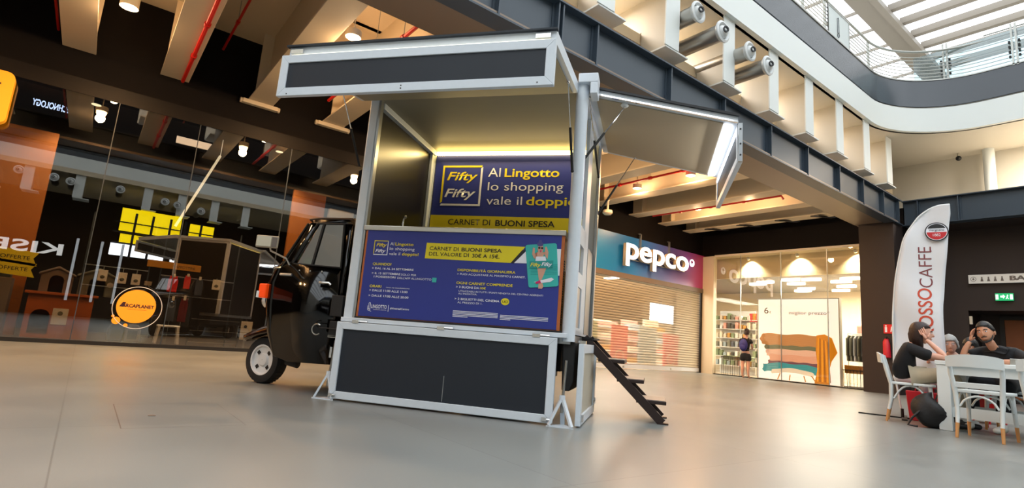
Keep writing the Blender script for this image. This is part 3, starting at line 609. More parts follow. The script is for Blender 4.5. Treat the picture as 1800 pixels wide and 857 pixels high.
bpy.data.lights['awning_light'].shape = 'RECTANGLE'; bpy.data.lights['awning_light'].size = .05; bpy.data.lights['awning_light'].size_y = 1.2
part(MB().ball((2.27, .2, 2.615), .035, .035, .02), 'strut_mount', 'white', smooth=True)
strut((2.27, .2, 2.60), (1.96, .10, 2.10)); strut((2.32, 1.47, 2.60), (1.97, 1.36, 1.95)); strut((1.98, .1, 2.65), (1.975, 1.2, 2.30))
# --- lower side flap and black box behind it
ls = MB(); mm2 = Matrix(((0, 1, 0, 2.04), (1, 0, 0, 0), (0, 0, 1, 0), (0, 0, 0, 1)))
ls.frame(.0, 1.05, .01, .61, .07, -.02, .02, mm2); ls = part(ls, 'lower_side_flap', 'alu', bevel=.003)
MB().box(2.03, 2.045, .07, .98, .08, .54).build('panel', 'offwhite', ls)
for y, z in ((.03, .04), (.98, .09)): MB().box(2.055, 2.075, y, y+.05, z, z+.03).cyl((2.07, y+.02, z+.03), (2.07, y+.02, z+.05), .008, seg=8).build('catch', 'chrome', ls)
for y in (.2, .8): MB().box(1.99, 2.05, y, y+.06, .605, .635).build('hinge', 'chrome', ls)
part(MB().prism([(1.885, .05, .62), (1.99, .05, .62), (1.985, .05, .32), (1.96, .05, .25), (1.90, .05, .25)], (0, .4, 0)), 'tail_lamp_box', 'matte', bevel=.01)
# --- jack stands
def stand(x, y, label=None):
    s_ = MB(); z = .215
    for dx, dy in ((-.085, -.04), (.085, -.04), (0, .09)):
        s_.bar((x, y, z), (x+dx, y+dy, .01), .032, .016)
    s_.prism([(x-.1, y-.05, 0), (x+.1, y-.05, 0), (x, y+.11, 0)], (0, 0, .008)); s_.cyl((x, y, z-.02), (x, y, z+.01), .022, seg=10)
    o = part(s_, 'jack_stand', 'alu'); MB().cyl((x, y, .1), (x+.012, y+.02, .48), .0105, seg=8).build('jack_post', 'steel', o); return o
stand(-.05, -.02); stand(1.925, -.05)
# --- chassis and rear wheels
part(MB().box(.05, 1.85, .25, 1.25, .38, .60).box(-.1, 1.7, .45, .6, .3, .4).box(-.1, 1.7, .9, 1.05, .3, .4), 'chassis', 'matte')
def wheel(c, axis_rot, r, w, name):
    m = Matrix.Translation(c) @ Matrix.Rotation(axis_rot, 4, 'Z') @ Matrix.Rotation(PI/2, 4, 'X')   # local z -> -y
    tp = [(r*.62, w*.5), (r*.80, w*.56), (r*.95, w*.5), (r, w*.32), (r, -w*.32), (r*.95, -w*.5), (r*.80, -w*.56), (r*.62, -w*.5)]
    t = MB(m); n = 40; p = []; 
    for q, zz in tp:
        for k in range(n): p.append((q*math.cos(2*PI*k/n), q*math.sin(2*PI*k/n), zz))
    L = len(tp); t.poly(p, [(i*n+k, i*n+(k+1) % n, ((i+1) % L)*n+(k+1) % n, ((i+1) % L)*n+k) for i in range(L) for k in range(n)])
    for k in range(36):
        a0 = 2*PI*k/36; t.box(-.006, .006, r-.004, r+.004, -w*.33, w*.33, Matrix.Rotation(a0, 4, 'Z'))
    wo = part(t, name, 'rubber', smooth=True)
    rim = MB(m); rim.lathe([(r*.66, w*.46), (r*.66, w*.52), (r*.60, w*.50), (r*.56, w*.36), (r*.30, w*.30), (r*.24, w*.42), (r*.12, w*.44), (r*.02, w*.44)], 28, caps=False)
    ro = rim.build('rim', 'whitewheel', wo, smooth=True)
    h = MB(m)
    for k in range(4):
        a0 = PI/4+PI/2*k; h.prism([((r*.36)*math.cos(a0-.22), (r*.36)*math.sin(a0-.22), w*.34), ((r*.36)*math.cos(a0+.22), (r*.36)*math.sin(a0+.22), w*.34), ((r*.50)*math.cos(a0+.15), (r*.50)*math.sin(a0+.15), w*.37), ((r*.50)*math.cos(a0-.15), (r*.50)*math.sin(a0-.15), w*.37)], (0, 0, .004))
    h.build('rim_hole', 'matte', wo)
    return wo
wheel((1.2, .3, .235), 0, .235, .12, 'rear_wheel'); wheel((1.2, 1.2, .235), 0, .235, .12, 'rear_wheel')
wheel((-1.09, .53, .222), math.radians(-10), .222, .125, 'front_wheel')
# --- cab : profile sections across the width
CY0, CY1 = .07, .99; CM = (CY0+CY1)/2
def sec(y):    # outline of the cab at width y (x front retreats at the sides)
    t = abs(y-CM)/((CY1-CY0)/2); k = 1-math.sqrt(max(0, 1-t**2.6)); d = .22*k; s = .05*(t**6)
    return [(-.10, .27), (-.62+d*.5, .26), (-.78+d*.55, .30), (-.90+d*.75, .50), (-.985+d, .75), (-.99+d, .95), (-.93+d*.9, 1.08), (-.80+d*.6, 1.17), (-.57+d*.35, 1.50), (-.53+d*.3, 1.555-s), (-.44, 1.585-s), (-.10, 1.59-s), (-.06, 1.50)]
N = 17; cb = MB(); ys_ = [CY0+(CY1-CY0)*(.5-.5*math.cos(PI*i/(N-1))) for i in range(N)]; p = []; 
for y in ys_: p += [(x, y, z) for x, z in sec(y)]
L = 13; fs = []
for i in range(N-1):
    for k in range(L):
        a0, b0 = i*L+k, i*L+(k+1) % L
        if k in (7,) and 1 <= i < N-2: continue       # windscreen opening
        fs.append((a0, b0, b0+L, a0+L))
cb.poly(p, fs)
# side faces with window opening (both sides)
for y, s_ in ((CY0, 0), (CY1, 1)):
    o = sec(y); body = [(-.10, .27), o[1], o[2], o[3], o[4], o[5], o[6], (-.60, 1.13), (-.12, 1.10)]
    pts = [(x, y, z) for x, z in body]; cb.poly(pts, [tuple(range(len(pts)))])
    # pillars and roof rail
    A1, A2, B1, B2 = o[7], o[8], (-.585, 1.125), (-.40, 1.50)
    cb.poly([(q[0], y, q[1]) for q in (o[6], A1, A2, B2, B1)], [(0, 1, 2, 3, 4)])
    cb.poly([(q[0], y, q[1]) for q in (A2, o[9], o[10], o[11], (-.06, 1.50), B2)], [(0, 1, 2, 3, 4, 5)])
    cb.poly([(q[0], y, q[1]) for q in ((-.06, 1.50), (-.10, .27), (-.12, 1.10), (-.15, 1.50))], [(0, 1, 2, 3)])
cab = part(cb, 'cab', 'carblack', smooth=True)
cab.modifiers.new('s', 'SOLIDIFY').thickness = .008
ws_ = MB(); p = []; ii = list(range(1, N-1))
for i in ii:
    o = sec(ys_[i]); p += [(o[7][0]-.004, ys_[i], o[7][1]), (o[8][0]-.004, ys_[i], o[8][1])]
ws_.poly(p, [(2*k, 2*k+1, 2*k+3, 2*k+2) for k in range(len(ii)-1)]); part(ws_, 'windscreen', 'carglass', smooth=True)
part(MB().tube([(sec(ys_[i])[7][0]-.012, ys_[i], sec(ys_[i])[7][1]) for i in ii]+[(sec(ys_[i])[8][0]-.012, ys_[i], sec(ys_[i])[8][1]) for i in ii[::-1]], .009, 6, closed=True), 'windscreen_seal', 'matte', smooth=True)
dr_ = MB(); yd = CY0-.006
dr_.prism([(x, yd, z) for x, z in ((-.10, .275), (-.60, .285), (-.70, .42), (-.72, .7), (-.70, 1.0), (-.63, 1.115), (-.12, 1.10))], (0, .012, 0)); do = part(dr_, 'cab_door', 'carblack', bevel=.004)
MB().prism([(x, yd+.004, z) for x, z in ((-.565, 1.13), (-.39, 1.495), (-.15, 1.495), (-.13, 1.11))], (0, .004, 0)).build('side_window', 'carglass', do)
MB().bar((-.41, yd, 1.12), (-.345, yd, 1.50), .018, .018, (0, 1, 0)).build('window_bar', 'matte', do)
MB().tube([(-.60, yd-.002, 1.125), (-.41, yd-.002, 1.50), (-.14, yd-.002, 1.50), (-.12, yd-.002, 1.105)], .011, 6, closed=True).build('window_frame', 'matte', do, smooth=True)
MB().tube([(-.30, yd-.02, .965), (-.20, yd-.028, .965), (-.185, yd-.02, .95)], .011, 8).build('door_handle', 'steel', do, smooth=True)
for x in (-.53, -.42, -.30): MB().cyl((x, yd-.006, 1.065), (x, yd, 1.065), .007, seg=8).build('rivet', 'chrome', do)
MB().box(-.115, -.095, yd-.012, yd+.02, .33, .42).build('lower_hinge', 'chrome', do)
part(MB().tube([(-.72, CY0-.012, 1.02), (-.66, CY0-.014, 1.02), (-.60, CY0-.013, 1.02)], .013, 8), 'side_trim', 'alu2', smooth=True)
# seam trim round the nose, roof gutter
part(MB().tube([(sec(ys_[i])[6][0]-.004, ys_[i], sec(ys_[i])[6][1]+.0) for i in range(0, N)], .008, 6), 'nose_trim', 'alu2', smooth=True)
part(MB().tube([(-.06, CY0-.005, 1.548), (-.40, CY0-.006, 1.545), (-.50, CY0, 1.535)]+[(sec(ys_[i])[9][0]-.005, ys_[i], sec(ys_[i])[9][1]) for i in range(2, N-2)], .010, 6), 'roof_gutter', mat('bronze_trim', '4a3a30', .3, .4), smooth=True)
tl = part(MB().box(-.93, -.85, .06, .13, .80, .93), 'turn_signal', 'amber', bevel=.012); MB().box(-.94, -.915, .055, .12, .80, .86).build('clear_lens', 'white', tl)
hl = part(MB().lathe([(.085, 0), (.09, .03), (.075, .05), (.01, .055)], 24, Matrix.Translation((-.965, .30, .80)) @ Matrix.Rotation(-PI/2, 4, 'Y')), 'headlamp', 'chrome', smooth=True)
part(MB().lathe([(.085, 0), (.09, .03), (.075, .05), (.01, .055)], 24, Matrix.Translation((-.965, .76, .80)) @ Matrix.Rotation(-PI/2, 4, 'Y')), 'headlamp', 'chrome', smooth=True)
# front mudguard
mg = MB(); p = []; ng = 13
for i in range(ng):
    t = i/(ng-1); x = -.80-.60*t; hw = .17*(1-t)**.55+.02
    zt = .63-.19*t**1.6
    for k in range(9):
        a0 = -1+2*k/8; p.append((x+.03*abs(a0)**2, .53+hw*a0, zt-.12*abs(a0)**2.2*(1-.5*t)))
mg.poly(p, [(i*9+k, i*9+k+1, (i+1)*9+k+1, (i+1)*9+k) for i in range(ng-1) for k in range(8)]); mgo = part(mg, 'front_mudguard', mat('dark_brown_paint', '241510', .12, spec=.8), smooth='all')
mgo.modifiers.new('s', 'SOLIDIFY').thickness = .01
part(MB().cyl((-.96, .62, .20), (-.78, .62, .34), .03, seg=12).cyl((-1.09, .52, .222), (-1.09, .64, .222), .025, seg=12).box(-.80, -.70, .45, .62, .25, .34), 'front_axle', 'matte')
part(MB().cyl((-.66, .25, .25), (-.54, .25, .23), .035, seg=12), 'exhaust', 'matte', smooth=True)
# mirror
mi = part(MB(Matrix.Translation((-.84, -.03, 1.30)) @ Matrix.Rotation(math.radians(18), 4, 'Z')).box(-.10, .10, -.012, .012, -.056, .056), 'wing_mirror', mat('taupe_plastic_frame', 'a89c88', .4), bevel=.012)
MB(Matrix.Translation((-.84, -.03, 1.30)) @ Matrix.Rotation(math.radians(18), 4, 'Z')).box(-.088, .038, -.016, -.010, -.044, .044).build('mirror_glass', 'mirror', mi)
MB(Matrix.Translation((-.84, -.03, 1.30)) @ Matrix.Rotation(math.radians(18), 4, 'Z')).box(.045, .088, -.016, -.010, -.044, .044).build('mirror_lens', 'greyplastic2', mi)
MB().tube([(-.80, -.03, 1.245), (-.80, -.02, 1.22), (-.66, .03, 1.16), (-.645, .065, 1.11)], .008, 8).build('mirror_arm', 'steel', mi, smooth=True)
# door latch and black bracket boxes between cab and booth
part(MB().box(-.13, -.02, .0, .3, .68, .86).box(-.12, -.02, .0, .3, .50, .64).bar((-.2, -.02, .575), (-.02, -.02, .575), .02, .008), 'bracket_box', 'matte', bevel=.006)
part(MB().tube([(-.215+.045*math.cos(t), -.03, .56+.045*math.sin(t)) for t in [2*PI*k/16*.72+.9 for k in range(17)]], .006, 6), 'pull_ring', 'steel', smooth=True)
part(MB().box(-.12, -.02, .0, .3, .50, .52), 'bracket_edge', 'steel')
# seat and wheel seen through the glass
part(MB().box(-.30, -.12, .2, .9, .62, .75).box(-.17, -.11, .2, .9, .75, 1.2), 'cab_seat', 'matte', bevel=.03)
part(MB().tube([(-.58+.02*math.cos(t), .35+.15*math.cos(t), 1.02+.14*math.sin(t)) for t in [2*PI*k/20 for k in range(20)]], .011, 6, closed=True), 'steering_wheel', 'matte', smooth=True)
part(MB().box(-.78, -.60, .15, .9, .95, 1.08), 'dashboard', 'matte', bevel=.02)
part(MB().box(-.60, -.54, .2, .24, 1.12, 1.20), 'leaflet', 'green'); part(MB().box(-.66, -.50, .16, .2, 1.10, 1.125), 'leaflet', 'white')

# --- step ladder hooked on the booth side
a38 = math.radians(38); Lx = Vector((math.cos(a38), math.sin(a38), 0)); Ly = Vector((-math.sin(a38), math.cos(a38), 0)); O = Vector((-4.6, 1.75, 0))
LD = thing('step_ladder', 'dark brown open step ladder leaning on the right side of the booth', 'ladder', O+Lx*2.66+Ly*1.0, a38)
lm = mat('dark_brown_steel', '2a1a16', .45)
for y in (-.24, .24):
    so = MB().bar((-.69, y, .67), (-.0, y, .01), .03, .07).build('stringer', lm, LD); MB().box(-.04, .05, y-.03, y+.03, 0, .012).build('foot_plate', lm, so)
MB().box(-.74, -.6, -.26, .26, .655, .675).build('top_bracket', 'matte', LD)
for i, (x0, x1, z) in enumerate(((-.56, -.33, .50), (-.39, -.16, .345), (-.22, .03, .185))):
    t = MB().box(x0, x1, -.23, .23, z-.03, z).build('tread', lm, LD, bevel=.004); MB().box(x0+.03, x1-.005, -.21, .21, z, z+.004).build('tread_plate', mat('chequer_plate', '9a9896', .5, .5, noise=.4, nscale=40), t)
# ------------------------------------------------------------------ pet shop (left)
panes = [(-3.2, -1.55), (-1.55, -.085), (-.085, 1.13), (1.13, 2.75), (2.75, 4.6)]
for i, (a, b) in enumerate(panes):
    struct(MB().box(WX-.012, WX, a+.004, b-.004, .06, 4.03).build('window_%d' % (i+1), 'glass'))
    struct(MB().box(WX-.03, WX+.004, b-.006, b+.006, .06, 4.03).build('trim_%d' % (i+6), 'girder'))
struct(MB().box(WX-.1, WX+.01, -3.2, 4.6, 0, .06).build('baseboard_left', 'matte'))
struct(MB().box(WX, WX+.012, -3.2, 4.6, 4.0, 4.25).build('trim_12', mat('bronze_strip', '0c0605', .5, spec=.2)))
struct(MB().box(-17.8, WX-.12, -16, 6.95, 0, .05).build('floor_pet_shop', 'shopfloor'))
struct(MB().box(-17.8, WX-.25, -16, 6.95, 4.03, 4.1).build('ceiling_pet_shop', 'shopdark'))
struct(MB().box(-17.8, WX-.2, 6.95, 7.05, 0, 5.9).build('wall_partition', 'shopwall'))
struct(MB().box(-15.5, -15.4, -16, 6.95, 0, 4.1).build('wall_pet_shop_back', 'shopdark'))
struct(MB().box(-15.5, WX-.2, -6, -5.9, 0, 4.1).build('wall_pet_shop_side', 'shopdark'))
for x, y, l in ((-11.45, -.4, 'added round lamp of the pet shop above the dog house'), (-11.45, 2.6, 'added round lamp of the pet shop behind the van')):  # lamps added behind the header to brighten the window goods
    r = thing('ceiling_lamp', l, 'lamp', (x, y, 4.03), 0, 'added pet shop lamps'); MB().cyl((0, 0, 0), (0, 0, -.05), .09, seg=18).build('rim', 'matte', r); MB().cyl((0, 0, -.05), (0, 0, -.055), .07, seg=18).build('lens', 'leds', r); light('lamp_light', 'SPOT', (0, 0, -.07), 420, (1, .84, .62), .08, r, None, math.radians(125), .5)
IX = -11.6
def panel_thing(name, label, cat, y0, y1, z0, z1, m, x=IX, t=.03, group=None):
    return tag(MB().box(x-t, x, y0, y1, z0, z1).build(name, m, bevel=.003), label, cat, group)
FX = lambda x: plane_frame((x, 0, 0), (0, 1, 0))
o = panel_thing('wall_panel', 'tall orange wall panel inside the pet shop at the left edge', 'panel', -2.2, -.82, .05, 3.47, 'orangewall', -12.0, .1)
o = panel_thing('wall_panel', 'orange wall panel inside the pet shop behind the van roof', 'panel', 3.15, 3.84, .05, 3.41, 'orangewall', -12.0, .1)
tag(MB().box(IX-.2, IX-.1, 3.85, 4.4, 2.9, 3.1).build('metal_beam', 'alu2'), 'grey metal shelf top inside the pet shop above the van roof', 'shelf')
for y, z, l in ((-1.3, 1.18, 'yellow ribbon banner with dark writing, upper one at the left edge'), (-1.35, 1.0, 'yellow ribbon banner with dark writing, lower one at the left edge')):
    r = tag(MB().prism([(IX, -1.9, z+.28), (IX, -.70, z+.2), (IX, -.76, z+.1), (IX, -.70, z-.02), (IX, -1.9, z+.06)], (.01, 0, 0)).build('ribbon_banner', 'yellow'), l, 'banner', 'yellow ribbons')
    mb = MB(); put_text(mb, 'SCOPRI LE OFFERTE', -1.6, -.8, z+.07, .06, FX(IX+.013)); mb.build('lettering', 'dark', r)
# wooden dog house with arched door
r = thing('dog_house', 'orange-brown wooden dog house with arched door, in the shop window', 'dog house', (IX-.3, -.3, .05))
dh = MB(); arch = [(-.35, .06), (-.35, .33)]+[(-.225-.125*math.cos(t), .33+.12*math.sin(t)) for t in [PI*k/8 for k in range(9)]]+[(-.10, .06)]
outer = [(-.42, 0), (-.42, .70), (.42, .70), (.42, 0)]
dh.box(.28, .3, -.42, -.35, 0, .70).box(.28, .3, -.10, .42, 0, .70).box(.28, .3, -.35, -.10, 0, .06)
for k in range(9):
    t0, t1 = PI*k/9, PI*(k+1)/9; y0 = -.225-.125*math.cos(t0); y1 = -.225-.125*math.cos(t1); z0 = .33+.12*math.sin(t0); z1 = .33+.12*math.sin(t1)
    dh.prism([(.28, y0, z0), (.28, y1, z1), (.28, y1, .70), (.28, y0, .70)], (.02, 0, 0))
dh.box(-.3, .28, .40, .42, 0, .70).box(-.3, .28, -.42, -.40, 0, .70).box(-.3, -.28, -.42, .42, 0, .70).build('walls', 'pinewood', r)
MB().prism([(.36, -.47, .69), (.36, .47, .69), (.36, .47, .73), (.36, -.47, .73)], (-.7, 0, 0)).build('roof', 'pinewood', r, bevel=.004)
c_ = MB().box(.302, .31, -.08, .12, .22, .48).build('price_card', 'card', r); MB().cyl((.311, .02, .40), (.314, .02, .40), .035, seg=16).build('card_emblem', 'greyplastic', c_)
def kennel(name, label, y, z, w, h, m, x=IX-.2, sticker=True):
    r = thing(name, label, 'kennel', (x, y, z)); hw = w/2
    k = MB(); ar = [(-hw*.45, .02), (-hw*.45, h*.5)]+[(-hw*.45*math.cos(t), h*.5+h*.18*math.sin(t)) for t in [PI*i/8 for i in range(1, 8)]]+[(hw*.45, h*.5), (hw*.45, .02)]
    k.prism([(0, -hw, 0), (0, -hw*.45, 0)]+[(0, a-.0, b) for a, b in ar]+[(0, hw*.45, 0), (0, hw, 0), (0, hw, h*.72), (0, 0, h*.95), (0, -hw, h*.72)], (.02, 0, 0))
    k.box(-.35, .0, -hw, -hw+.02, 0, h*.72).box(-.35, 0, hw-.02, hw, 0, h*.72).box(-.35, -.33, -hw, hw, 0, h*.75).build('shell', m, r)
    MB().prism([(-.38, -hw*1.15, h*.66), (-.38, 0, h*.95), (-.38, hw*1.15, h*.66), (-.38, hw*1.15, h*.74), (-.38, 0, h*1.04), (-.38, -hw*1.15, h*.74)], (.43, 0, 0)).build('roof', m, r, bevel=.008)
    if sticker: MB().cyl((.021, hw*.72, h*.45), (.026, hw*.72, h*.45), h*.1, seg=16).build('sticker', 'card', r)
    return r
kennel('plastic_kennel', 'grey-green plastic dog kennel with gabled roof and round sticker', .12, .78, .5, .46, 'greyplastic')
kennel('plastic_kennel', 'pale taupe plastic kennel standing on the wooden dog house', -.42, .78, .42, .42, 'greyplastic2', sticker=False)
for i, (y, z, l) in enumerate(((.165, 1.04, 'white product card hung leftmost on the pet shop rack'), (.44, 1.03, 'white product card hung second on the pet shop rack'), (.64, 1.03, 'white product card hung third, left of the red dog coats'), (1.9, 1.09, 'cream product card hung right of the red dog coats'))):
    r = panel_thing('product_card', l, 'card', y-.065, y+.065, z, z+.19, 'card', IX, .02, 'product cards on the rack'); MB().ball((IX+.003, y, z+.07), .008, .035, .03, 8).build('product_picture', 'jacket', r); MB().box(IX-.08, IX, y-.004, y+.004, z+.18, 1.30).build('hook', 'steel', r)
for y, z, w, h, m, l in ((1.2, .97, .15, .33, 'redcloth', 'bright red dog coat hung beside the white cards'), (1.42, 1.05, .1, .28, 'redcloth', 'narrow red dog coat under the gold card'), (1.25, .45, .12, .45, 'slateblue', 'slate blue dog coat on a low stand'), (1.43, .45, .13, .48, 'maroon', 'maroon dog coat on a low stand'), (1.62, .95, .12, .35, 'slateblue', 'grey-blue lead set hung right of the red coats')):
    r = tag(MB().prism([(IX, y-w*.5, z), (IX, y+w*.5, z), (IX, y+w*.52, z+h*.6), (IX, y+w*.35, z+h*.9), (IX, y+w*.15, z+h*.85), (IX, y-w*.15, z+h*.85), (IX, y-w*.35, z+h*.9), (IX, y-w*.52, z+h*.6)], (-.05, 0, 0)).build('dog_coat', m, bevel=.01), l, 'dog coat', 'dog coats in the shop window')
    MB().box(IX, IX+.005, y-.02, y+.02, z+h*.82, z+h).build('price_tag', 'card', r); MB().box(IX-.04, IX-.03, y-.004, y+.004, z+h*.8 if z > .6 else .05, 1.26 if z > .6 else z+.1).build('stand', 'steel', r)
r = panel_thing('shelf_header', 'long ochre header board above the product rack in the pet shop', 'sign', .76, 1.60, 1.38, 1.50, 'gold', IX, .03)
mb = MB(); put_text(mb, 'CAPPOTTINI', 1.15, 1.5, 1.41, .045, FX(IX+.004)); mb.build('lettering', 'dark', r)
for y0, y1, z, l in ((-.1, .8, .99, 'dark wire rack behind the product cards'), (1.0, 2.2, .95, 'dark wire rack behind the dog coats')):
    r = thing('wire_rack', l, 'rack', (IX-.06, 0, 0), 0, 'wire racks'); 
    for zz in (z-.04, z+.3): MB().box(-.02, 0, y0, y1, zz, zz+.015).build('rail', 'steel', r)
    MB().box(-.03, -.02, y0-.02, y0, .05, 2.2).box(-.03, -.02, y1, y1+.02, .05, 2.2).build('upright', 'girder', r)
r = thing('dog_stool', 'white plastic pet step stool on the shop window floor', 'stool', (IX-.1, 1.26, .05))
MB().box(-.12, .12, -.18, .18, .29, .33).build('top', 'white', r, bevel=.02)
for y in (-.16, .16): MB().bar((.1, y*.9, .3), (.1, y*1.1, 0), .05, .04).build('leg', 'white', r); MB().bar((-.1, y*.9, .3), (-.1, y*1.1, 0), .05, .04).build('leg', 'white', r)
for y, l in ((.5, 'dark blue-grey pet carrier under the round shop sticker'), (.74, 'grey pet carrier with pale sticker beside the step stool')):
    r = thing('pet_carrier', l, 'pet carrier', (IX-.15, y, .05), 0, 'pet carriers')
    MB().prism([(-.1, -.11, 0), (-.1, .11, 0), (-.1, .12, .2), (-.1, .07, .30), (-.1, -.07, .30), (-.1, -.12, .2)], (.25, 0, 0)).build('shell', 'slateblue' if y < .6 else 'greyplastic2', r, bevel=.02)
    MB().box(.15, .16, -.07, .07, .05, .2).build('door', 'dark', r); MB().tube([(.02, -.04, .30), (.02, -.03, .34), (.02, .03, .34), (.02, .04, .30)], .008, 6).build('handle', 'matte', r)
r = panel_thing('info_card', 'white card with small emblem at the shop floor, next to the van mudguard', 'card', 2.42, 2.62, .2, .55, 'card', IX+.1, .01); MB().box(IX+.07, IX+.1, 2.5, 2.53, .05, .22).build('stand', 'steel', r); MB().cyl((IX+.1, 2.5, .45), (IX+.104, 2.5, .45), .03, seg=14).build('emblem', 'dark', r); MB().box(IX+.1, IX+.103, 2.52, 2.6, .24, .3).build('green_patch', 'green', r)
r = thing('grille_shelf', 'black slatted pet pen standing low behind the shop glass', 'pen', (IX-.1, 2.0, .05))
for k in range(8): MB().box(0, .02, -.4, .42, .05+k*.07, .062+k*.07).build('slat', 'steel' if k in (0, 3, 6) else 'matte', r)
MB().box(-.01, .03, -.42, -.4, 0, .6).box(-.01, .03, .42, .44, 0, .6).build('frame', 'matte', r)
r = tag(MB().box(IX-.4, IX, -1.9, -.95, .05, .95).build('shelf_unit', 'greyplastic2', bevel=.01), 'dim shelf unit at the left edge of the pet shop window', 'shelf')
for k, (y, m) in enumerate(((-1.8, 'maroon'), (-1.6, 'gold'), (-1.4, 'redcloth'), (-1.2, 'gold'), (-1.05, 'greyplastic'))): tag(MB().box(IX-.3, IX-.05, y-.07, y+.07, .95, 1.12+.03*(k % 3)).build('pet_food_bag', m, bevel=.03), 'small %s pet food bag on the dim shelf unit at the left edge' % {0: 'maroon', 1: 'ochre left-hand', 2: 'red', 3: 'ochre right-hand', 4: 'grey'}[k], 'bag', 'bags on the dim shelf unit')
r = tag(MB().box(IX-.02, IX+.02, .88, 1.04, .05, .14).build('display_plinth', 'alu2'), 'low pale display plinth behind the shop glass', 'plinth')
tag(MB().bar((IX-.3, 1.1, 2.2), (IX-.2, 1.62, 3.7), .04, .04).cyl((IX-.2, 1.62, 3.7), (IX-.2, 1.62, 4.05), .006, seg=6).build('slanted_reflection_tube', mat('tube_pale', 'e8e4cc', .5, emit=1.2)), 'glowing tube standing in for a slanted reflection beside the yellow display', 'lamp')  # glowing bar modelled in place of a line reflected in the glass
# sticker on the glass
r = thing('round_shop_sticker', 'round orange sticker with the shop name on the pet shop glass', 'sticker', (WX+.002, .69, .66))
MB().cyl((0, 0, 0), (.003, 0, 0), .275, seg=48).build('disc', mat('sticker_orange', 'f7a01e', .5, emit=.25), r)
MB().tube([(.002, .02+.345*math.cos(t), -.02+.345*math.sin(t)) for t in [2*PI*k/60 for k in range(60)]], .006, 5, closed=True).build('ring', 'wtext', r)
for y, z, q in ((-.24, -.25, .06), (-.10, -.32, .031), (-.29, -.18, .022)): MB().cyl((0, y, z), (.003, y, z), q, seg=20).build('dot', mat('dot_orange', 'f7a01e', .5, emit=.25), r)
mb = MB(); put_text(mb, 'ARCAPLANET', -.20, .25, -.02, .055, FX(.005), bold=.04); mb.prism([(.0045, -.235, -.02), (.0045, -.19, .06), (.0045, -.15, .06), (.0045, -.165, -.02)], (.001, 0, 0)); put_text(mb, "L'AMICO DEL TUO ANIMALE", -.12, .15, -.06, .014, FX(.005)); mb.build('lettering', mat('sticker_dark', '3a1622', .5), r, fixn=False)
# blade sign
r = thing('wall_sign', 'glowing orange rounded sign box cut by the left edge of the photo', 'sign', (-10.88, -1.38, 3.17))
def rrect(x0, x1, z0, z1, q, n=6):
    P = []
    for cx, cz, a0 in ((x1-q, z1-q, 0), (x0+q, z1-q, PI/2), (x0+q, z0+q, PI), (x1-q, z0+q, 1.5*PI)):
        for k in range(n+1): P.append((cx+q*math.cos(a0+PI/2*k/n), cz+q*math.sin(a0+PI/2*k/n)))
    return P
MB().prism([(0, x, z) for x, z in rrect(-1.3, .0, 0, .80, .10)], (-.14, 0, 0)).build('sign_box', 'orange', r)
mb = MB(); FB = plane_frame((.004, 0, 0), (0, 1, 0)); put_text(mb, 'ARCAPLANET', -1.22, -.14, .49, .12, FB, bold=.04); mb.tube([(.003, -.16+.026*math.cos(t), .33+.026*math.sin(t)) for t in [2*PI*k/20 for k in range(20)]], .004, 5, closed=True); put_text(mb, 'R', -.171, -.149, .317, .028, FB); mb.build('lettering', mat('sign_dark', '2a1206', .5), r, fixn=False)
MB().box(-.22, -.14, -.7, -.6, .35, .45).build('wall_arm', 'matte', r)

# ------------------------------------------------------------------ clothes shop (back right)
sgm = mat('gradient_sign_print', '1c5fa8', .3); nt = sgm.node_tree; tcn = nt.nodes.new('ShaderNodeTexCoord'); sx = nt.nodes.new('ShaderNodeSeparateXYZ'); mr = nt.nodes.new('ShaderNodeMapRange'); cr = nt.nodes.new('ShaderNodeValToRGB')
nt.links.new(tcn.outputs['Object'], sx.inputs[0]); nt.links.new(sx.outputs[1], mr.inputs[0]); mr.inputs[1].default_value = 11; mr.inputs[2].default_value = 17.1; nt.links.new(mr.outputs[0], cr.inputs[0]); nt.links.new(cr.outputs[0], nt.nodes['Principled BSDF'].inputs['Base Color'])
cr.color_ramp.elements[0].position = 0; cr.color_ramp.elements[0].color = lin('0f7fc4'); cr.color_ramp.elements[1].position = 1; cr.color_ramp.elements[1].color = lin('c4346c')
for p_, c_ in ((.35, '1a6cb8'), (.6, '4a58a6'), (.8, '7c4a94')): e = cr.color_ramp.elements.new(p_); e.color = lin(c_)
SB = thing('shop_sign_board', 'blue to magenta sign board with white pepco letters above the shutter', 'sign', (0, 0, 0))
MB().box(WX, WX+.06, 7.0, 17.02, 2.84, 4.02).build('board', sgm, SB); MB().box(WX, WX+.09, 7.0, 17.1, 2.70, 2.85).build('lower_trim', mat('taupe_trim', '6a5c50', .5), SB)
mb = MB(); put_text(mb, 'pepco', 12.56, 15.72, 3.30, .70, FX(WX+.20), bold=.02, ext=.06); mb.build('letters_body', 'signside', SB)
mb = MB(); put_text(mb, 'pepco', 12.56, 15.72, 3.30, .70, FX(WX+.262), bold=.02, ext=.004); mb.build('letters_face', 'signwhite', SB)
MB().tube([(WX+.2, 16.0+.11*math.cos(t), 3.63+.11*math.sin(t)) for t in [2*PI*k/24 for k in range(24)]], .02, 8, closed=True).tube([(WX+.2, 16.0+.055*math.cos(t), 3.63+.055*math.sin(t)) for t in [PI+PI*k/10 for k in range(11)]], .014, 6).build('smile_mark', 'signwhite', SB)
for y in (13.4, 14.87): MB().box(WX+.06, WX+.12, y-.02, y+.02, 3.3, 4.18).box(WX+.06, WX+.12, y-.09, y+.02, 4.16, 4.18).build('hanger', 'alu2', SB)
MB().box(WX+.1, WX+.13, 12.6, 15.7, 3.28, 3.31).box(WX+.1, WX+.13, 12.6, 15.7, 3.55, 3.57).build('letter_rail', 'alu2', SB)
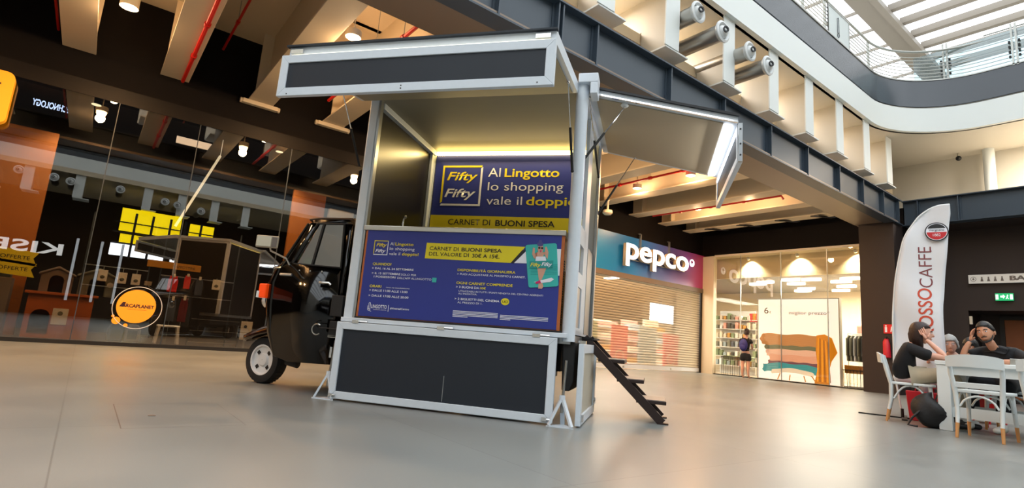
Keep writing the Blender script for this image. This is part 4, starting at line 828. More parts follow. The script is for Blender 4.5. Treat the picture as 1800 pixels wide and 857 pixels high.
# shutter
stm = bpy.data.materials.new('perforated_shutter'); stm.use_nodes = True; nt = stm.node_tree
for n in list(nt.nodes): nt.nodes.remove(n)
o_ = nt.nodes.new('ShaderNodeOutputMaterial'); m1 = nt.nodes.new('ShaderNodeMixShader'); t_ = nt.nodes.new('ShaderNodeBsdfTransparent'); p_ = nt.nodes.new('ShaderNodeBsdfPrincipled')
p_.inputs['Base Color'].default_value = lin('e4dcc6'); p_.inputs['Roughness'].default_value = .4; p_.inputs['Metallic'].default_value = .0; m1.inputs[0].default_value = .50
nt.links.new(t_.outputs[0], m1.inputs[1]); nt.links.new(p_.outputs[0], m1.inputs[2]); nt.links.new(m1.outputs[0], o_.inputs[0])
SH = thing('roller_shutter', 'lowered see-through roller shutter under the sign board', 'shutter', (WX+.02, 0, 0))
mb = MB(); 
for k in range(33): mb.poly([(0, 7.1, .16+k*.078), (.012, 7.1, .16+k*.078+.035), (0, 7.1, .16+k*.078+.066), (0, 16.75, .16+k*.078), (.012, 16.75, .16+k*.078+.035), (0, 16.75, .16+k*.078+.066)], [(0, 1, 4, 3), (1, 2, 5, 4)])
mb.build('curtain', stm, SH)
mb = MB(); 
for k in range(34): mb.box(-.004, .008, 7.1, 16.75, .15+k*.078, .159+k*.078)
mb.build('slat_joints', mat('slat_joint', '55493c', .6), SH); MB().box(-.01, .02, 7.1, 16.75, .03, .15).build('bottom_bar', 'alu', SH)
for y in (12.9, 15.2): MB().box(.02, .03, y-.03, y+.03, .06, .10).build('lock', 'steel', SH)
struct(MB().box(WX-.05, WX+.06, 16.76, 17.0, 0, 2.7).build('trim_13', 'matte'))
struct(MB().box(-17.8, -5.86, 17.0, 22, .0, .012).box(-17.8, WX-.1, 7.05, 17.0, 0, .012).build('floor_shop', mat('pale_shop_floor', 'b9ab95', .25)))
struct(MB().box(-17.8, -5.5, 17.55, 22, 3.30, 3.4).box(-17.8, WX-.3, 7.05, 17.55, 3.30, 3.4).build('ceiling_shop', 'shopceil'))
struct(MB().box(-18, -15.8, 22, 22.2, 0, 6).box(-17.8, WX-.3, 17.0, 17.02, 3.3, 4).build('wall_shop_end', 'shopwall'))
struct(MB().box(-5.86, -5.7, 17.0, 22, 0, 4.0).build('wall_shop_right', 'shopwall'))
struct(MB().box(WX, -5.7, 17.5, 17.56, 3.28, 4.02).box(WX, -5.7, 17.0, 17.5, 3.98, 4.02).build('wall_shop_bulkhead', mat('cream_bulkhead', 'ddcfae', .7)))
struct(MB().box(-15.5, WX-.9, 16.9, 16.95, 0, .01).build('trim_14', 'shopwall'))
struct(MB().box(WX+.06, -10.62, 16.86, 17.05, 0, 3.98).build('trim_15', mat('cream_post', 'd9cdb6', .5)))
for i, (a, b) in enumerate(((-10.62, -9.68), (-9.68, -8.35), (-8.35, -6.99), (-6.99, -5.87))):
    struct(MB().box(a+.005, b-.005, 16.95, 16.962, .03, 3.98).build('window_%d' % (i+6), 'glass2')); struct(MB().box(b-.008, b+.008, 16.93, 16.97, .03, 3.98).build('trim_%d' % (i+16), 'alu2'))
struct(MB().box(-10.62, -5.86, 16.92, 17.0, 0, .03).build('baseboard_back', 'matte')); struct(MB().box(-10.62, -5.86, 16.9, 17.0, 3.96, 4.04).build('trim_21', 'creamc'))
for x, l in ((-9.6, 'leftmost glowing spotlight behind the shop window header'), (-8.0, 'middle glowing spotlight behind the shop window header'), (-6.35, 'rightmost glowing spotlight behind the shop window header')):
    r = thing('spotlight', l, 'lamp', (x, 17.25, 3.93), 0, 'header spotlights'); MB().cyl((0, 0, 0), (0, .05, -.06), .05, seg=14).build('can', 'white', r); MB().cyl((0, .05, -.06), (0, .055, -.066), .045, seg=14).build('lens', 'lampdisc', r)
    light('lamp_light', 'SPOT', (0, .08, -.10), 240, (1, .88, .62), .04, r, (math.radians(25), 0, 0), math.radians(120), .8)
random.seed(3)
LS = [(-10.2, 19.0), (-9.7, 18.6), (-9.2, 20.6), (-8.9, 19.2), (-8.6, 18.2), (-8.0, 18.3), (-7.7, 20.2), (-7.4, 19.0), (-6.9, 18.4), (-6.5, 19.2), (-6.3, 20.4), (-7.1, 21.3), (-9.6, 21.2), (-8.3, 21.3)]
for x, y in LS:
    o = MB().prism([(x+.30*math.cos(t)*(1+.15*math.sin(3*t+x)), y+.13*math.sin(t)*(1+.2*math.cos(2*t)), 3.22) for t in [2*PI*k/20 for k in range(20)]], (0, 0, .08)).build('ceiling_lamp', 'lampwhite'); LN = LS.index((x, y)); tag(o, 'wavy white ceiling lamp in the clothes shop, number %s from the left wall outwards' % ('one','two','three','four','five','six','seven','eight','nine','ten','eleven','twelve','thirteen','fourteen')[sorted(LS).index((x, y))], 'lamp', 'wavy ceiling lamps')
for y in (8.5, 10.5, 12.5, 14.5, 16.0): 
    for x in (-12.5, -14.5): tag(MB().box(x-.3, x+.3, y-.12, y+.12, 3.24, 3.28).build('ceiling_lamp', 'lampwhite'), 'rectangular ceiling lamp behind the shutter, %s row, %s from the left' % ('front' if x > -13 else 'back', ('first', 'second', 'third', 'fourth', 'fifth')[(8.5, 10.5, 12.5, 14.5, 16.0).index(y)]), 'lamp', 'lamps behind the shutter')
light('shop_fill', 'AREA', (-8.2, 19.3, 3.15), 750, (1, .9, .74), 2.5); light('shop_fill', 'AREA', (-13, 14.5, 3.15), 650, (1, .9, .72), 3); light('shop_fill', 'AREA', (-13, 10.0, 3.15), 400, (1, .9, .72), 3)
# things behind the shutter
for y0, y1, z1, m, l in ((11.7, 12.35, 1.35, 'greencloth', 'green poster stand leftmost behind the shutter'), (13.0, 13.75, 1.3, 'posterred', 'red poster stand in the middle behind the shutter'), (14.3, 15.2, 1.35, 'posterblue', 'grey-blue poster stand behind the shutter'), (15.6, 16.4, 1.2, 'posterred', 'red poster stand rightmost behind the shutter')):
    r = thing('poster_stand', l, 'stand', (WX-.55, (y0+y1)/2, .012), 0, 'poster stands behind the shutter'); w = (y1-y0)/2
    MB().box(-.04, 0, -w, w, .08, z1).build('panel', m, r); MB().box(-.15, .1, -w, w, 0, .03).box(-.03, -.01, -.03, .03, .03, .09).build('base', 'alu', r)
    MB().tube([(.003, .25*math.cos(t)*w*2, .35+.18*math.sin(t)) for t in [2*PI*k/24 for k in range(24)]], .018, 5, closed=True).box(0, .004, -w*.8, w*.8, .1, .16).build('round_emblem', 'creamc', r)
r = tag(MB().box(WX-3.0, WX-2.95, 17.9, 19.4, 1.75, 2.5).build('screen', mat('bright_screen', 'ffffff', .5, emit=2.5)), 'bright white screen glowing behind the shutter', 'screen')
MB().cyl((WX-2.98, 18.6, 2.5), (WX-2.98, 18.6, 3.3), .015).build('hanger', 'alu2', r)
for i, (y, z1, m) in enumerate(((11.2, 1.6, 'creamc'), (12.7, 1.5, 'jacket'), (14.0, 1.4, 'creamc'), (15.4, 1.5, 'pinkc'), (16.6, 1.6, 'creamc'))):
    r = thing('gondola_shelf', ['cream goods shelf far left behind the shutter', 'olive goods shelf behind the shutter', 'cream goods shelf in the middle behind the shutter', 'pink goods shelf behind the shutter', 'cream goods shelf at the right behind the shutter'][i], 'shelf', (WX-1.7, y, .012))
    for k in range(4): MB().box(-.2, .2, -.45, .45, .1+k*.38, .13+k*.38).build('shelf_board', 'white', r)
    MB().box(-.22, -.2, -.45, .45, 0, z1+.1).build('back_panel', m, r)
    for k in range(4): MB().box(-.1, .15, -.4, .4, .13+k*.38, .30+k*.38).build('goods', ('creamc', 'pinkc', 'posterblue', 'gold')[(k+i) % 4], r, bevel=.02)
# lit poster
PB = thing('lit_poster', 'large lit poster of folded blankets on a stool in the shop window', 'poster', (-7.95, 17.08, 0))
PX = lambda px: (px-1398)/70*1.185     # helper scale for the printed picture
MB().box(-1.2, 1.2, 0, .12, .03, 2.5).build('light_box', 'lightbox', PB); MB().frame(-1.22, 1.22, .01, 2.52, .03, -.012, .13).build('frame', 'alu', PB)
def pr(pts, m, name, y=-.006, sm=1):
    mb = MB(); mb.prism([(x, y, z) for x, z in pts], (0, .004, 0)); return mb.build(name, m, PB)
def blob(x0, x1, z0, z1, wob=.03, seed=0, n=24, sag=0):
    P = []; h = (z1-z0)/2
    for k in range(n+1): x = x0+(x1-x0)*k/n; P.append((x, z0+sag*math.sin(PI*k/n)+wob*.4*math.sin(k*.9+seed)))
    for k in range(1, 8): t = -PI/2+PI*k/8; P.append((x1+h*.7*math.cos(t), z0+h+h*math.sin(t)))
    for k in range(n+1): x = x1-(x1-x0)*k/n; P.append((x, z1+sag*math.sin(PI*k/n)+wob*.6*math.sin(k*.5+seed*2)))
    for k in range(1, 6): t = PI/2+PI*k/6; P.append((x0+h*.4*math.cos(t)*(1+.6*math.sin(seed+k*2)), z0+h+h*math.sin(t)))
    return P
pe = lambda n, h: mat(n, h, .6, emit=.55)
pr(blob(-.95, .60, .93, 1.12, .03, 1), pe('print_green', '6b7358'), 'printed_blanket'); pr(blob(-1.05, .62, 1.08, 1.42, .03, 2), pe('print_tan', 'c08a55'), 'printed_blanket', -.008)
pr(blob(-.9, .55, .74, .96, .02, 3), pe('print_pink', 'e8bfa8'), 'printed_blanket', -.009); pr(blob(-.80, .58, .60, .80, .02, 4), pe('print_rose', 'e3a98e'), 'printed_blanket', -.010)
pr(blob(-.85, .60, .46, .62, .02, 5), pe('print_plum', '74485a'), 'printed_blanket', -.008); pr(blob(-1.0, .55, .25, .50, .03, 6, sag=.05), pe('print_turquoise', '2aa0ac'), 'printed_blanket', -.011)
pr(blob(-.75, .45, .20, .33, .01, 7, sag=.08), pe('print_seat', 'f4ead2'), 'printed_seat', -.013)
for a_, b_ in (((-.5, .24), (-.58, -.0)), ((-.2, .22), (-.22, .0)), ((.2, .22), (.25, .0)), ((.42, .24), (.55, .0))):
    mb = MB(); mb.bar((a_[0], -.012, a_[1]), (b_[0], -.012, max(b_[1], .05)), .03, .004, (0, 1, 0)); mb.build('printed_leg', pe('print_wood', 'c8862a'), PB)
oc = pe('print_ochre', 'd98a12'); pr([(.58, 1.42), (.80, 1.46), (1.0, 1.36), (1.14, .95), (.98, .70), (.90, .40), (.92, .04), (.50, .04), (.60, .5), (.55, .95)], oc, 'printed_throw', -.016)
for k in range(6): pr([(.62+.05*k, 1.35-.02*k), (.64+.05*k, 1.35-.02*k), (.60+.07*k, .1), (.57+.07*k, .1)], pe('print_fold', '9a5608' if k % 2 else 'ffb020'), 'printed_fold', -.019)
mb = MB(); put_text(mb, '6', -1.0, -.86, 2.05, .2, plane_frame((0, -.006, 0), (1, 0, 0))); put_text(mb, '€', -.83, -.78, 2.05, .08, plane_frame((0, -.006, 0), (1, 0, 0))); put_text(mb, 'miglior prezzo*', -.22, .95, 2.03, .10, plane_frame((0, -.006, 0), (1, 0, 0))); mb.build('lettering', mat('print_grape', '54304a', .6), PB, fixn=False)
# left shelves full of small goods
random.seed(11)
for SX, SN in ((-11.15, 'left'), (-9.7, 'right')):
  r = thing('wall_shelf', 'tall white shelf packed with goods in the clothes shop, the %s one of the two' % SN, 'shelf', (SX, 19.2, .012), 0, 'tall goods shelves')
  MB().box(-.7, .7, .1, .14, 0, 2.3).build('back_panel', 'white', r)
  for k in range(6): MB().box(-.7, .7, -.25, .1, .28+k*.33, .30+k*.33).build('shelf_board', 'white', r)
gm = ('creamc', 'greyplastic', 'pinkc', 'dark', 'card', 'slateblue', 'gold', 'white', 'posterblue', 'greencloth')
ORD = ('first', 'second', 'third', 'fourth', 'fifth', 'sixth', 'seventh', 'eighth', 'ninth')
for SX, SN, k in [(a, b, c) for a, b in ((-11.15, 'left'), (-9.7, 'right')) for c in range(6)]:
    for j in range(9):
        x = SX-.62+j*.155; h = random.uniform(.12, .24); m = gm[random.randrange(10)]
        tag(MB().box(x-.05, x+.05, 19.2-.24, 19.2-.06, .312+k*.33, .312+k*.33+h).build('boxed_good', m, bevel=.012), '%s box, %s tall shop shelf, %s board up, %s from its left end' % ({'dark':'black','card':'grey','creamc':'cream','greyplastic':'grey-green','pinkc':'pink','slateblue':'slate blue','gold':'ochre','white':'white','posterblue':'pale blue','greencloth':'sage green'}[m], SN, ORD[k], ORD[j]), 'goods', 'goods on the tall white shelf')
r = tag(MB().prism([(-10.5, 18.99, 1.9), (-10.1, 18.99, 1.9), (-10.1, 18.99, 2.2), (-10.5, 18.99, 2.2)], (0, .02, 0)).build('shop_banner', 'signred'), 'small red and white notice high on the left shop wall', 'notice')
r = thing('bargain_bin', 'black wire bin with green goods behind the left window pane', 'bin', (-10.05, 17.5, .012))
for k in range(12): MB().box(-.45+k*.08, -.44+k*.08, -.3, -.29, 0, .6).build('wire', 'dark', r)
MB().box(-.46, .46, -.31, .3, .58, .61).build('rim', 'dark', r); MB().box(-.42, .42, -.28, .28, .5, .64).build('goods', 'greencloth', r, bevel=.04)
r = thing('clothes_rail', 'clothes rail with olive and grey jackets at the right of the shop window', 'clothes rail', (-6.4, 17.9, .012))
MB().tube([(-.45, 0, 0), (-.45, 0, 1.55), (.45, 0, 1.55), (.45, 0, 0)], .015, 8).build('rail', 'steel', r); MB().box(-.5, .5, -.25, .25, 0, .03).build('base', 'dark', r)
def garment(x, y, z, m, label, h=.75):
    tag(MB().prism([(x-.02, y-.22, z-h), (x-.02, y+.22, z-h), (x-.02, y+.24, z-.1), (x-.02, y+.1, z), (x-.02, y-.1, z), (x-.02, y-.24, z-.1)], (.05, .0, 0)).prism([(x-.02, y-.25, z-.08), (x-.02, y-.19, z-.08), (x-.02, y-.19, z-.6), (x-.02, y-.27, z-.6)], (.04, 0, 0)).build('jacket', m, bevel=.02), label, 'jacket', 'jackets on the rail')
for i in range(9): garment(-6.8+i*.1, 17.9, 1.5, ('jacket', 'jacket', 'greyt', 'jacket', 'teel', 'jacket', 'greyt', 'jacket', 'pinkc')[i], ('olive', 'olive', 'grey', 'olive', 'navy', 'olive', 'grey', 'olive', 'pink')[i]+' jacket hanging %s from the left on the clothes rail' % ORD[i])
r = thing('cardboard_bin', 'low black wire bin with boxes at the right end of the shop window', 'bin', (-6.29, 17.32, .012))
for k in range(10): MB().box(-.4+k*.085, -.39+k*.085, -.2, -.19, 0, .5).build('wire', 'dark', r)
MB().box(-.42, .42, -.21, .2, .48, .5).build('rim', 'dark', r); MB().box(-.38, .0, -.17, .17, .4, .62).build('box', 'gold', r); MB().box(.05, .36, -.17, .17, .4, .6).build('box', 'ply', r)
for i, (x, z, m) in enumerate(((-6.75, 1.75, 'pinkc'), (-6.45, 1.8, 'creamc'), (-6.1, 1.7, 'greyt'))): tag(MB().box(x-.13, x+.13, 18.6, 18.9, 1.60, z+.1).build('folded_garment', m, bevel=.04), ['pink', 'cream', 'grey'][i]+' folded garment high behind the clothes rail', 'garment', 'folded garments')
tag(MB().box(-7.0, -5.9, 18.95, 19.0, 0, 1.6).box(-7.0, -5.9, 18.55, 19.0, 1.57, 1.60).build('display_shelf', 'white'), 'white display shelf behind the clothes rail', 'shelf')
tag(MB().box(-6.75, -5.95, 21.85, 21.95, 1.2, 2.7).build('lit_board', mat('lit_board', 'ffffff', .5, emit=1.3)), 'bright white board on the back wall of the clothes shop', 'board')

# ------------------------------------------------------------------ signs and fittings at the right
r = thing('overhead_sign', 'white direction strip with pictograms and the word BAGNI on the dark wall', 'sign', (-3.93, 17.82, 2.93)); MB().box(0, 3.0, -.03, .02, 0, .22).build('strip', mat('sign_white', 'd0ccc4', .5, emit=.2), r)
mb = MB(); put_text(mb, 'BAGNI', .80, 1.5, .06, .11, RF((0, -.035, 0)), bold=.04)
mb.tube([(.10+.055*math.cos(t), -.032, .11+.055*math.sin(t)) for t in [2*PI*k/20 for k in range(20)]], .005, 5, closed=True).prism([(.07, -.034, .11), (.10, -.034, .08), (.13, -.034, .11), (.11, -.034, .11), (.11, -.034, .14), (.09, -.034, .14), (.09, -.034, .11)], (0, .003, 0))
mb.build('lettering', 'greyplastic2', r, fixn=False)
for x in (.27, .40, .53, .66): mb = MB(); mb.ball((x, -.033, .145), .018, .003, .018, 8); mb.prism([(x-.03, -.034, .05), (x+.03, -.034, .05), (x+.014, -.034, .125), (x-.014, -.034, .125)], (0, .003, 0)); mb.build('pictogram', 'greyplastic2', r)
r = thing('exit_sign', 'small glowing green emergency exit sign above the door recess', 'sign', (-3.43, 17.84, 2.49)); MB().box(0, .34, -.04, 0, 0, .18).build('case', 'green', r)
mb = MB(); mb.box(.01, .06, -.044, -.04, .03, .15).box(.28, .33, -.044, -.04, .03, .15).prism([(.10, -.044, .08), (.15, -.044, .08), (.15, -.044, .05), (.19, -.044, .10), (.15, -.044, .15), (.15, -.044, .12), (.10, -.044, .12)], (0, .004, 0)).ball((.235, -.042, .13), .013, .003, .013, 8).bar((.235, -.042, .12), (.225, -.042, .08), .02, .004, (0, 1, 0)).bar((.225, -.042, .08), (.25, -.042, .04), .012, .004, (0, 1, 0)).bar((.225, -.042, .08), (.2, -.042, .04), .012, .004, (0, 1, 0)).build('pictogram', mat('lit_white', 'f4fff8', .5, emit=1.5), r)
r = thing('fire_sign', 'red fire extinguisher sign on the dark corner pier', 'sign', (-5.35, 16.19, 1.50)); MB().box(0, .28, -.01, 0, 0, .23).build('plate', 'signred', r)
MB().box(.03, .08, -.014, -.01, .03, .16).cyl((.055, -.014, .19), (.055, -.01, .19), .02, seg=10).prism([(.15, -.014, .04), (.17, -.014, .04), (.19, -.014, .10), (.22, -.014, .04), (.24, -.014, .04), (.20, -.014, .16), (.22, -.014, .20), (.17, -.014, .17)], (0, .004, 0)).build('pictogram', 'wtext', r)
r = thing('fire_extinguisher', 'red fire extinguisher hung on the dark corner pier below its sign', 'fire extinguisher', (-5.26, 16.08, .88))
MB().lathe([(.06, 0), (.085, .02), (.085, .40), (.05, .47), (.025, .49)], 18).build('cylinder', 'redplastic', r, smooth=True); MB().box(-.02, .02, -.06, .03, .49, .53).cyl((0, 0, .47), (0, 0, .5), .02).build('valve', 'matte', r); MB().tube([(0, -.03, .5), (.07, -.06, .48), (.10, -.03, .35), (.10, 0, .15)], .012, 6).build('hose', 'matte', r, smooth=True); MB().box(-.06, .06, .08, .12, .2, .35).build('bracket', 'steel', r)
tag(MB().box(-3.98, -3.92, 17.86, 17.9, 1.9, 2.1).build('wall_notice', 'creamc'), 'small pale notice at the left of the door recess', 'notice')
# floor hatch
tag(MB().frame(-.45, .45, -.3, .3, .006, 0, .001, Matrix.Translation((-3.95, .55, 0)) @ Matrix.Rotation(-PI/2, 4, 'X')).cyl((.0-3.9, .42, 0), (-3.9, .42, .003), .02).build('floor_hatch', 'greyplastic2'), 'thin rectangular floor hatch outline in front of the van', 'floor hatch')
r = thing('dome_camera', 'cream dome camera hanging from the ceiling beam near the awning', 'camera', (-10.4, 11.19, 4.70)); MB().cyl((0, 0, 0), (0, 0, -.02), .05).cyl((0, 0, .1), (0, 0, -.30), .03).build('stem', 'creamc', r); MB().lathe([(.03, -.28), (.13, -.30), (.14, -.38), (.10, -.42), (.02, -.43)], 18).build('dome', 'creamc', r, smooth=True)
# feather flag
b0 = Vector((-2.62, 8.52, 0)); U = Vector((.956, .294, 0)); Vn = Vector((.294, -.956, 0))
FG = thing('feather_flag', 'tall white feather flag with red and maroon ROSSOCAFFE print beside the cafe table', 'flag', b0, math.atan2(U.y, U.x))
edge = [(-.085, .45), (-.075, .9), (-.07, 1.268), (-.045, 1.6), (-.011, 1.878), (.065, 2.264), (.12, 2.42), (.187, 2.532), (.26, 2.64), (.347, 2.717), (.42, 2.76), (.50, 2.785), (.592, 2.79)]
right = [(.585, 2.65), (.561, 2.473), (.53, 2.15), (.499, 1.875), (.475, 1.6), (.456, 1.435), (.45, 1.2), (.455, 1.0), (.462, .72), (.44, .45)]
import bisect
def crom(P, n=5):
    out = []
    for i in range(len(P)-1):
        a, b, c, d = P[max(i-1, 0)], P[i], P[i+1], P[min(i+2, len(P)-1)]
        for k in range(n):
            t = k/n; out.append(tuple(.5*((2*b[q])+(-a[q]+c[q])*t+(2*a[q]-5*b[q]+4*c[q]-d[q])*t*t+(-a[q]+3*b[q]-3*c[q]+d[q])*t**3) for q in (0, 1)))
    return out+[P[-1]]
edge = crom(edge); right = crom(right)
def interp(P, z):
    P = sorted(P, key=lambda q: q[1])
    if z <= P[0][1]: return P[0][0]
    for i in range(len(P)-1):
        if P[i][1] <= z <= P[i+1][1]:
            t = (z-P[i][1])/(P[i+1][1]-P[i][1]+1e-9); return P[i][0]+(P[i+1][0]-P[i][0])*t
    return P[-1][0]
fy = lambda x, z: .02*math.sin(x*9+z*2.1)+.012*math.sin(z*7+x*5)
mb = MB(); nz, nx = 48, 12; p = []
for i in range(nz+1):
    z = .45+(2.785-.45)*(1-(1-i/nz)**1.3) if i < nz else 2.785
    xl, xr = interp(edge, z), interp(right, z); 
    if xr < xl+.01: xr = xl+.01
    for j in range(nx+1): x = xl+(xr-xl)*j/nx; p.append((x, fy(x, z), z))
mb.poly(p, [(i*(nx+1)+j, i*(nx+1)+j+1, (i+1)*(nx+1)+j+1, (i+1)*(nx+1)+j) for i in range(nz) for j in range(nx)]); cl = mb.build('flag_cloth', 'flag', FG, smooth='all')
cl.modifiers.new('s', 'SOLIDIFY').thickness = .003
MB().tube([(0-.02, .015, .02), (-.075, .015, .45)]+[(x-.01, .015, z) for x, z in edge[1:]], .011, 8).build('pole', 'white', FG, smooth=True)
MB().box(-.5, .5, -.03, .03, 0, .015).box(-.03, .03, -.4, .4, 0, .015).cyl((-.02, 0, 0), (-.02, 0, .12), .018).build('cross_base', 'matte', FG)
def vtext(t, x0, x1, za, zb, m, name, bold=0):   # vertical writing, bottom to top
    mb = MB(); fr = plane_frame((0, -.035, 0), (0, 0, 1), (-1, 0, 0)); put_text(mb, t, za, zb, -x1, x1-x0, fr, bold=bold)
    for v in mb.bm.verts: v.co.y = fy(v.co.x, v.co.z)-.006
    return mb.build(name, m, FG, fixn=False)
vtext('ROSSO', .19, .345, 1.05, 1.68, 'coffee_r', 'lettering', .01); vtext('CAFFE', .215, .365, 1.69, 2.23, 'coffee_d', 'lettering', -.005)
vtext("'", .36, .385, 2.16, 2.18, 'coffee_d', 'lettering')
mb = MB(); mb.cyl((.43, -.035, 2.42), (.43, -.03, 2.42), .125, seg=32); eb = mb.build('round_logo', 'dark', FG)
MB().cyl((.43, -.038, 2.42), (.43, -.036, 2.42), .112, seg=32).build('logo_ring', 'wtext', eb); MB().prism([(.43+.105*math.cos(t), -.040, 2.42+.105*math.sin(t)) for t in [PI+.05+(PI-.1)*k/16 for k in range(17)]], (0, .002, 0)).build('logo_red', 'brand_r', eb)
MB().prism([(.43+.105*math.cos(t), -.040, 2.42+.105*math.sin(t)) for t in [.45+(PI-.9)*k/16 for k in range(17)]], (0, .002, 0)).build('logo_top', 'dark', eb)
mb = MB(); put_text(mb, 'Vergnano', .35, .51, 2.43, .032, RF((0, -.042, 0))); mb.build('lettering', 'dark', eb, fixn=False); mb = MB(); put_text(mb, '1882', .39, .47, 2.36, .035, RF((0, -.042, 0))); mb.build('lettering', 'wtext', eb, fixn=False)

# ------------------------------------------------------------------ cafe table and chairs
T = thing('cafe_table', 'white cafe table with thick legs at the right edge of the photo', 'table', (-1.15, 7.95, 0))
MB().box(-.87, .95, -.38, .38, .70, .745).build('tabletop', 'chairw', T, bevel=.006)
for x in (-.80, .88):
    for y in (-.31, .31): MB().box(x-.06, x+.06, y-.06, y+.06, 0, .70).build('leg', 'chairw', T, bevel=.006)
for y in (-.31, .31): MB().box(-.74, .82, y-.015, y+.015, .60, .70).box(-.74, .82, y-.015, y+.015, .15, .26).build('rail', 'chairw', T)
def chair(x, y, rz, label):
    r = thing('cafe_chair', label, 'chair', (x, y, 0), rz, 'white cafe chairs')
    MB().prism([(-.21, .20, .435), (-.17, .235, .435), (.17, .235, .435), (.21, .20, .435), (.20, -.18, .435), (.16, -.21, .435), (-.16, -.21, .435), (-.20, -.18, .435)], (0, 0, .03)).build('seat', 'chairw', r, bevel=.008)
    for s in (-1, 1):
        l = MB().tube([(s*.17, .18, .44), (s*.185, .20, .14)], [.021, .017], 10).build('leg', 'chairw', r, smooth=True); MB().tube([(s*.185, .20, .14), (s*.19, .21, 0)], [.017, .013], 10).build('beech_tip', 'woodchair', l, smooth=True)
        l = MB().tube([(s*.198, -.272, .775), (s*.20, -.24, .62), (s*.18, -.195, .44), (s*.17, -.20, .25), (s*.17, -.225, .14)], [.016, .021, .022, .019, .017], 10).build('leg', 'chairw', r, smooth=True); MB().tube([(s*.17, -.225, .14), (s*.175, -.25, 0)], [.017, .013], 10).build('beech_tip', 'woodchair', l, smooth=True)
        MB().tube([(s*.175, .16-.33*k/8, .36+.07*math.sin(PI*k/8)-.09*(abs(k-4)/4)**3) for k in range(9)], .010, 8).build('side_arch', 'chairw', r, smooth=True)
    for yy, q in ((-.20, 1), (.18, -1)): MB().tube([(-.15+.30*k/10, yy, .30+.11*math.sin(PI*k/10)**.6) for k in range(11)], .010, 8).build('arch_brace', 'chairw', r, smooth=True)
    p = []; n = 13
    for i in range(n):
        t = -1+2*i/(n-1); xx = .225*t; yb = -.265-.045*(1-t*t); zt = .785+.02*(1-t*t)-.01*abs(t)**6; zb_ = .675+.01*(1-t*t)
        p += [(xx, yb, zb_), (xx, yb-.012, zt), (xx, yb-.028, zt), (xx, yb-.018, zb_)]
    fs = []
    for i in range(n-1):
        for k in range(4): fs.append((i*4+k, i*4+(k+1) % 4, (i+1)*4+(k+1) % 4, (i+1)*4+k))
    fs += [(0, 1, 2, 3), tuple((n-1)*4+k for k in range(4))[::-1]]; MB().poly(p, fs).build('top_rail', 'chairw', r, smooth=True)
    MB().box(-.18, .18, -.225, -.205, .48, .535).build('lower_rail', 'chairw', r, bevel=.006)
    return r
chair(-2.37, 7.98, math.atan2(.27, .96)-PI/2, 'white cafe chair on which the long-haired person in black sits')
chair(-1.52, 7.18, -.02, 'white cafe chair with its back to the viewer, in front of the table')
chair(-1.0, 7.15, .05, 'white cafe chair cut by the right edge of the photo')
chair(-1.62, 8.75, PI, 'white cafe chair under the man in the black T-shirt')
# red chair shells beyond the table
for x, y, rz, l in ((-2.13, 8.87, PI-.5, 'red plastic chair under the grey-haired person'), (-2.12, 9.78, PI-.3, 'red plastic chair under the person with the yellow scarf')):
    r = thing('red_chair', l, 'chair', (x, y, 0), rz, 'red chairs'); MB().box(-.21, .21, -.2, .2, .12, .16).box(-.21, .21, -.2, .2, .40, .43).box(-.21, .21, -.21, -.18, .10, .46).build('shell', 'redplastic', r, bevel=.02)
    for s in (-1, 1): MB().cyl((s*.19, .17, 0), (s*.19, .17, .42), .012).build('leg', 'redplastic', r); MB().cyl((s*.19, -.17, 0), (s*.19, -.17, .42), .012).build('leg', 'redplastic', r)
rb = MB(); rb.prism([(-.15, -.09, 0), (.15, -.09, 0), (.15, .09, 0), (-.15, .09, 0)], (0, 0, .02)); rb.poly([(-.15, -.09, .02), (.15, -.09, .02), (.15, .09, .02), (-.15, .09, .02), (-.18, -.06, .36), (.18, -.06, .36), (.18, .06, .36), (-.18, .06, .36)], [(0, 1, 5, 4), (1, 2, 6, 5), (2, 3, 7, 6), (3, 0, 4, 7), (4, 5, 6, 7)])
rbo = thing('bag', 'bright red bag on the floor behind the chair of the long-haired person', 'bag', (-2.40, 8.50, 0), .25); rb.build('bag_body', 'redplastic', rbo, bevel=.02); MB().tube([(-.08, -.05, .35), (-.07, -.05, .44), (.07, -.05, .44), (.08, -.05, .35)], .008, 6).build('handle', 'redplastic', rbo)
# items on the table
tag(MB().box(-1.46, -1.34, 8.0, 8.05, .747, .82).build('napkin_holder', 'steel', bevel=.004), 'small metal napkin holder on the table near the man', 'napkin holder')
tag(MB().box(-2.0, -1.86, 7.9, 7.98, .747, .757).build('phone', 'dark', bevel=.003), 'dark phone lying on the table corner by the long-haired person', 'phone')

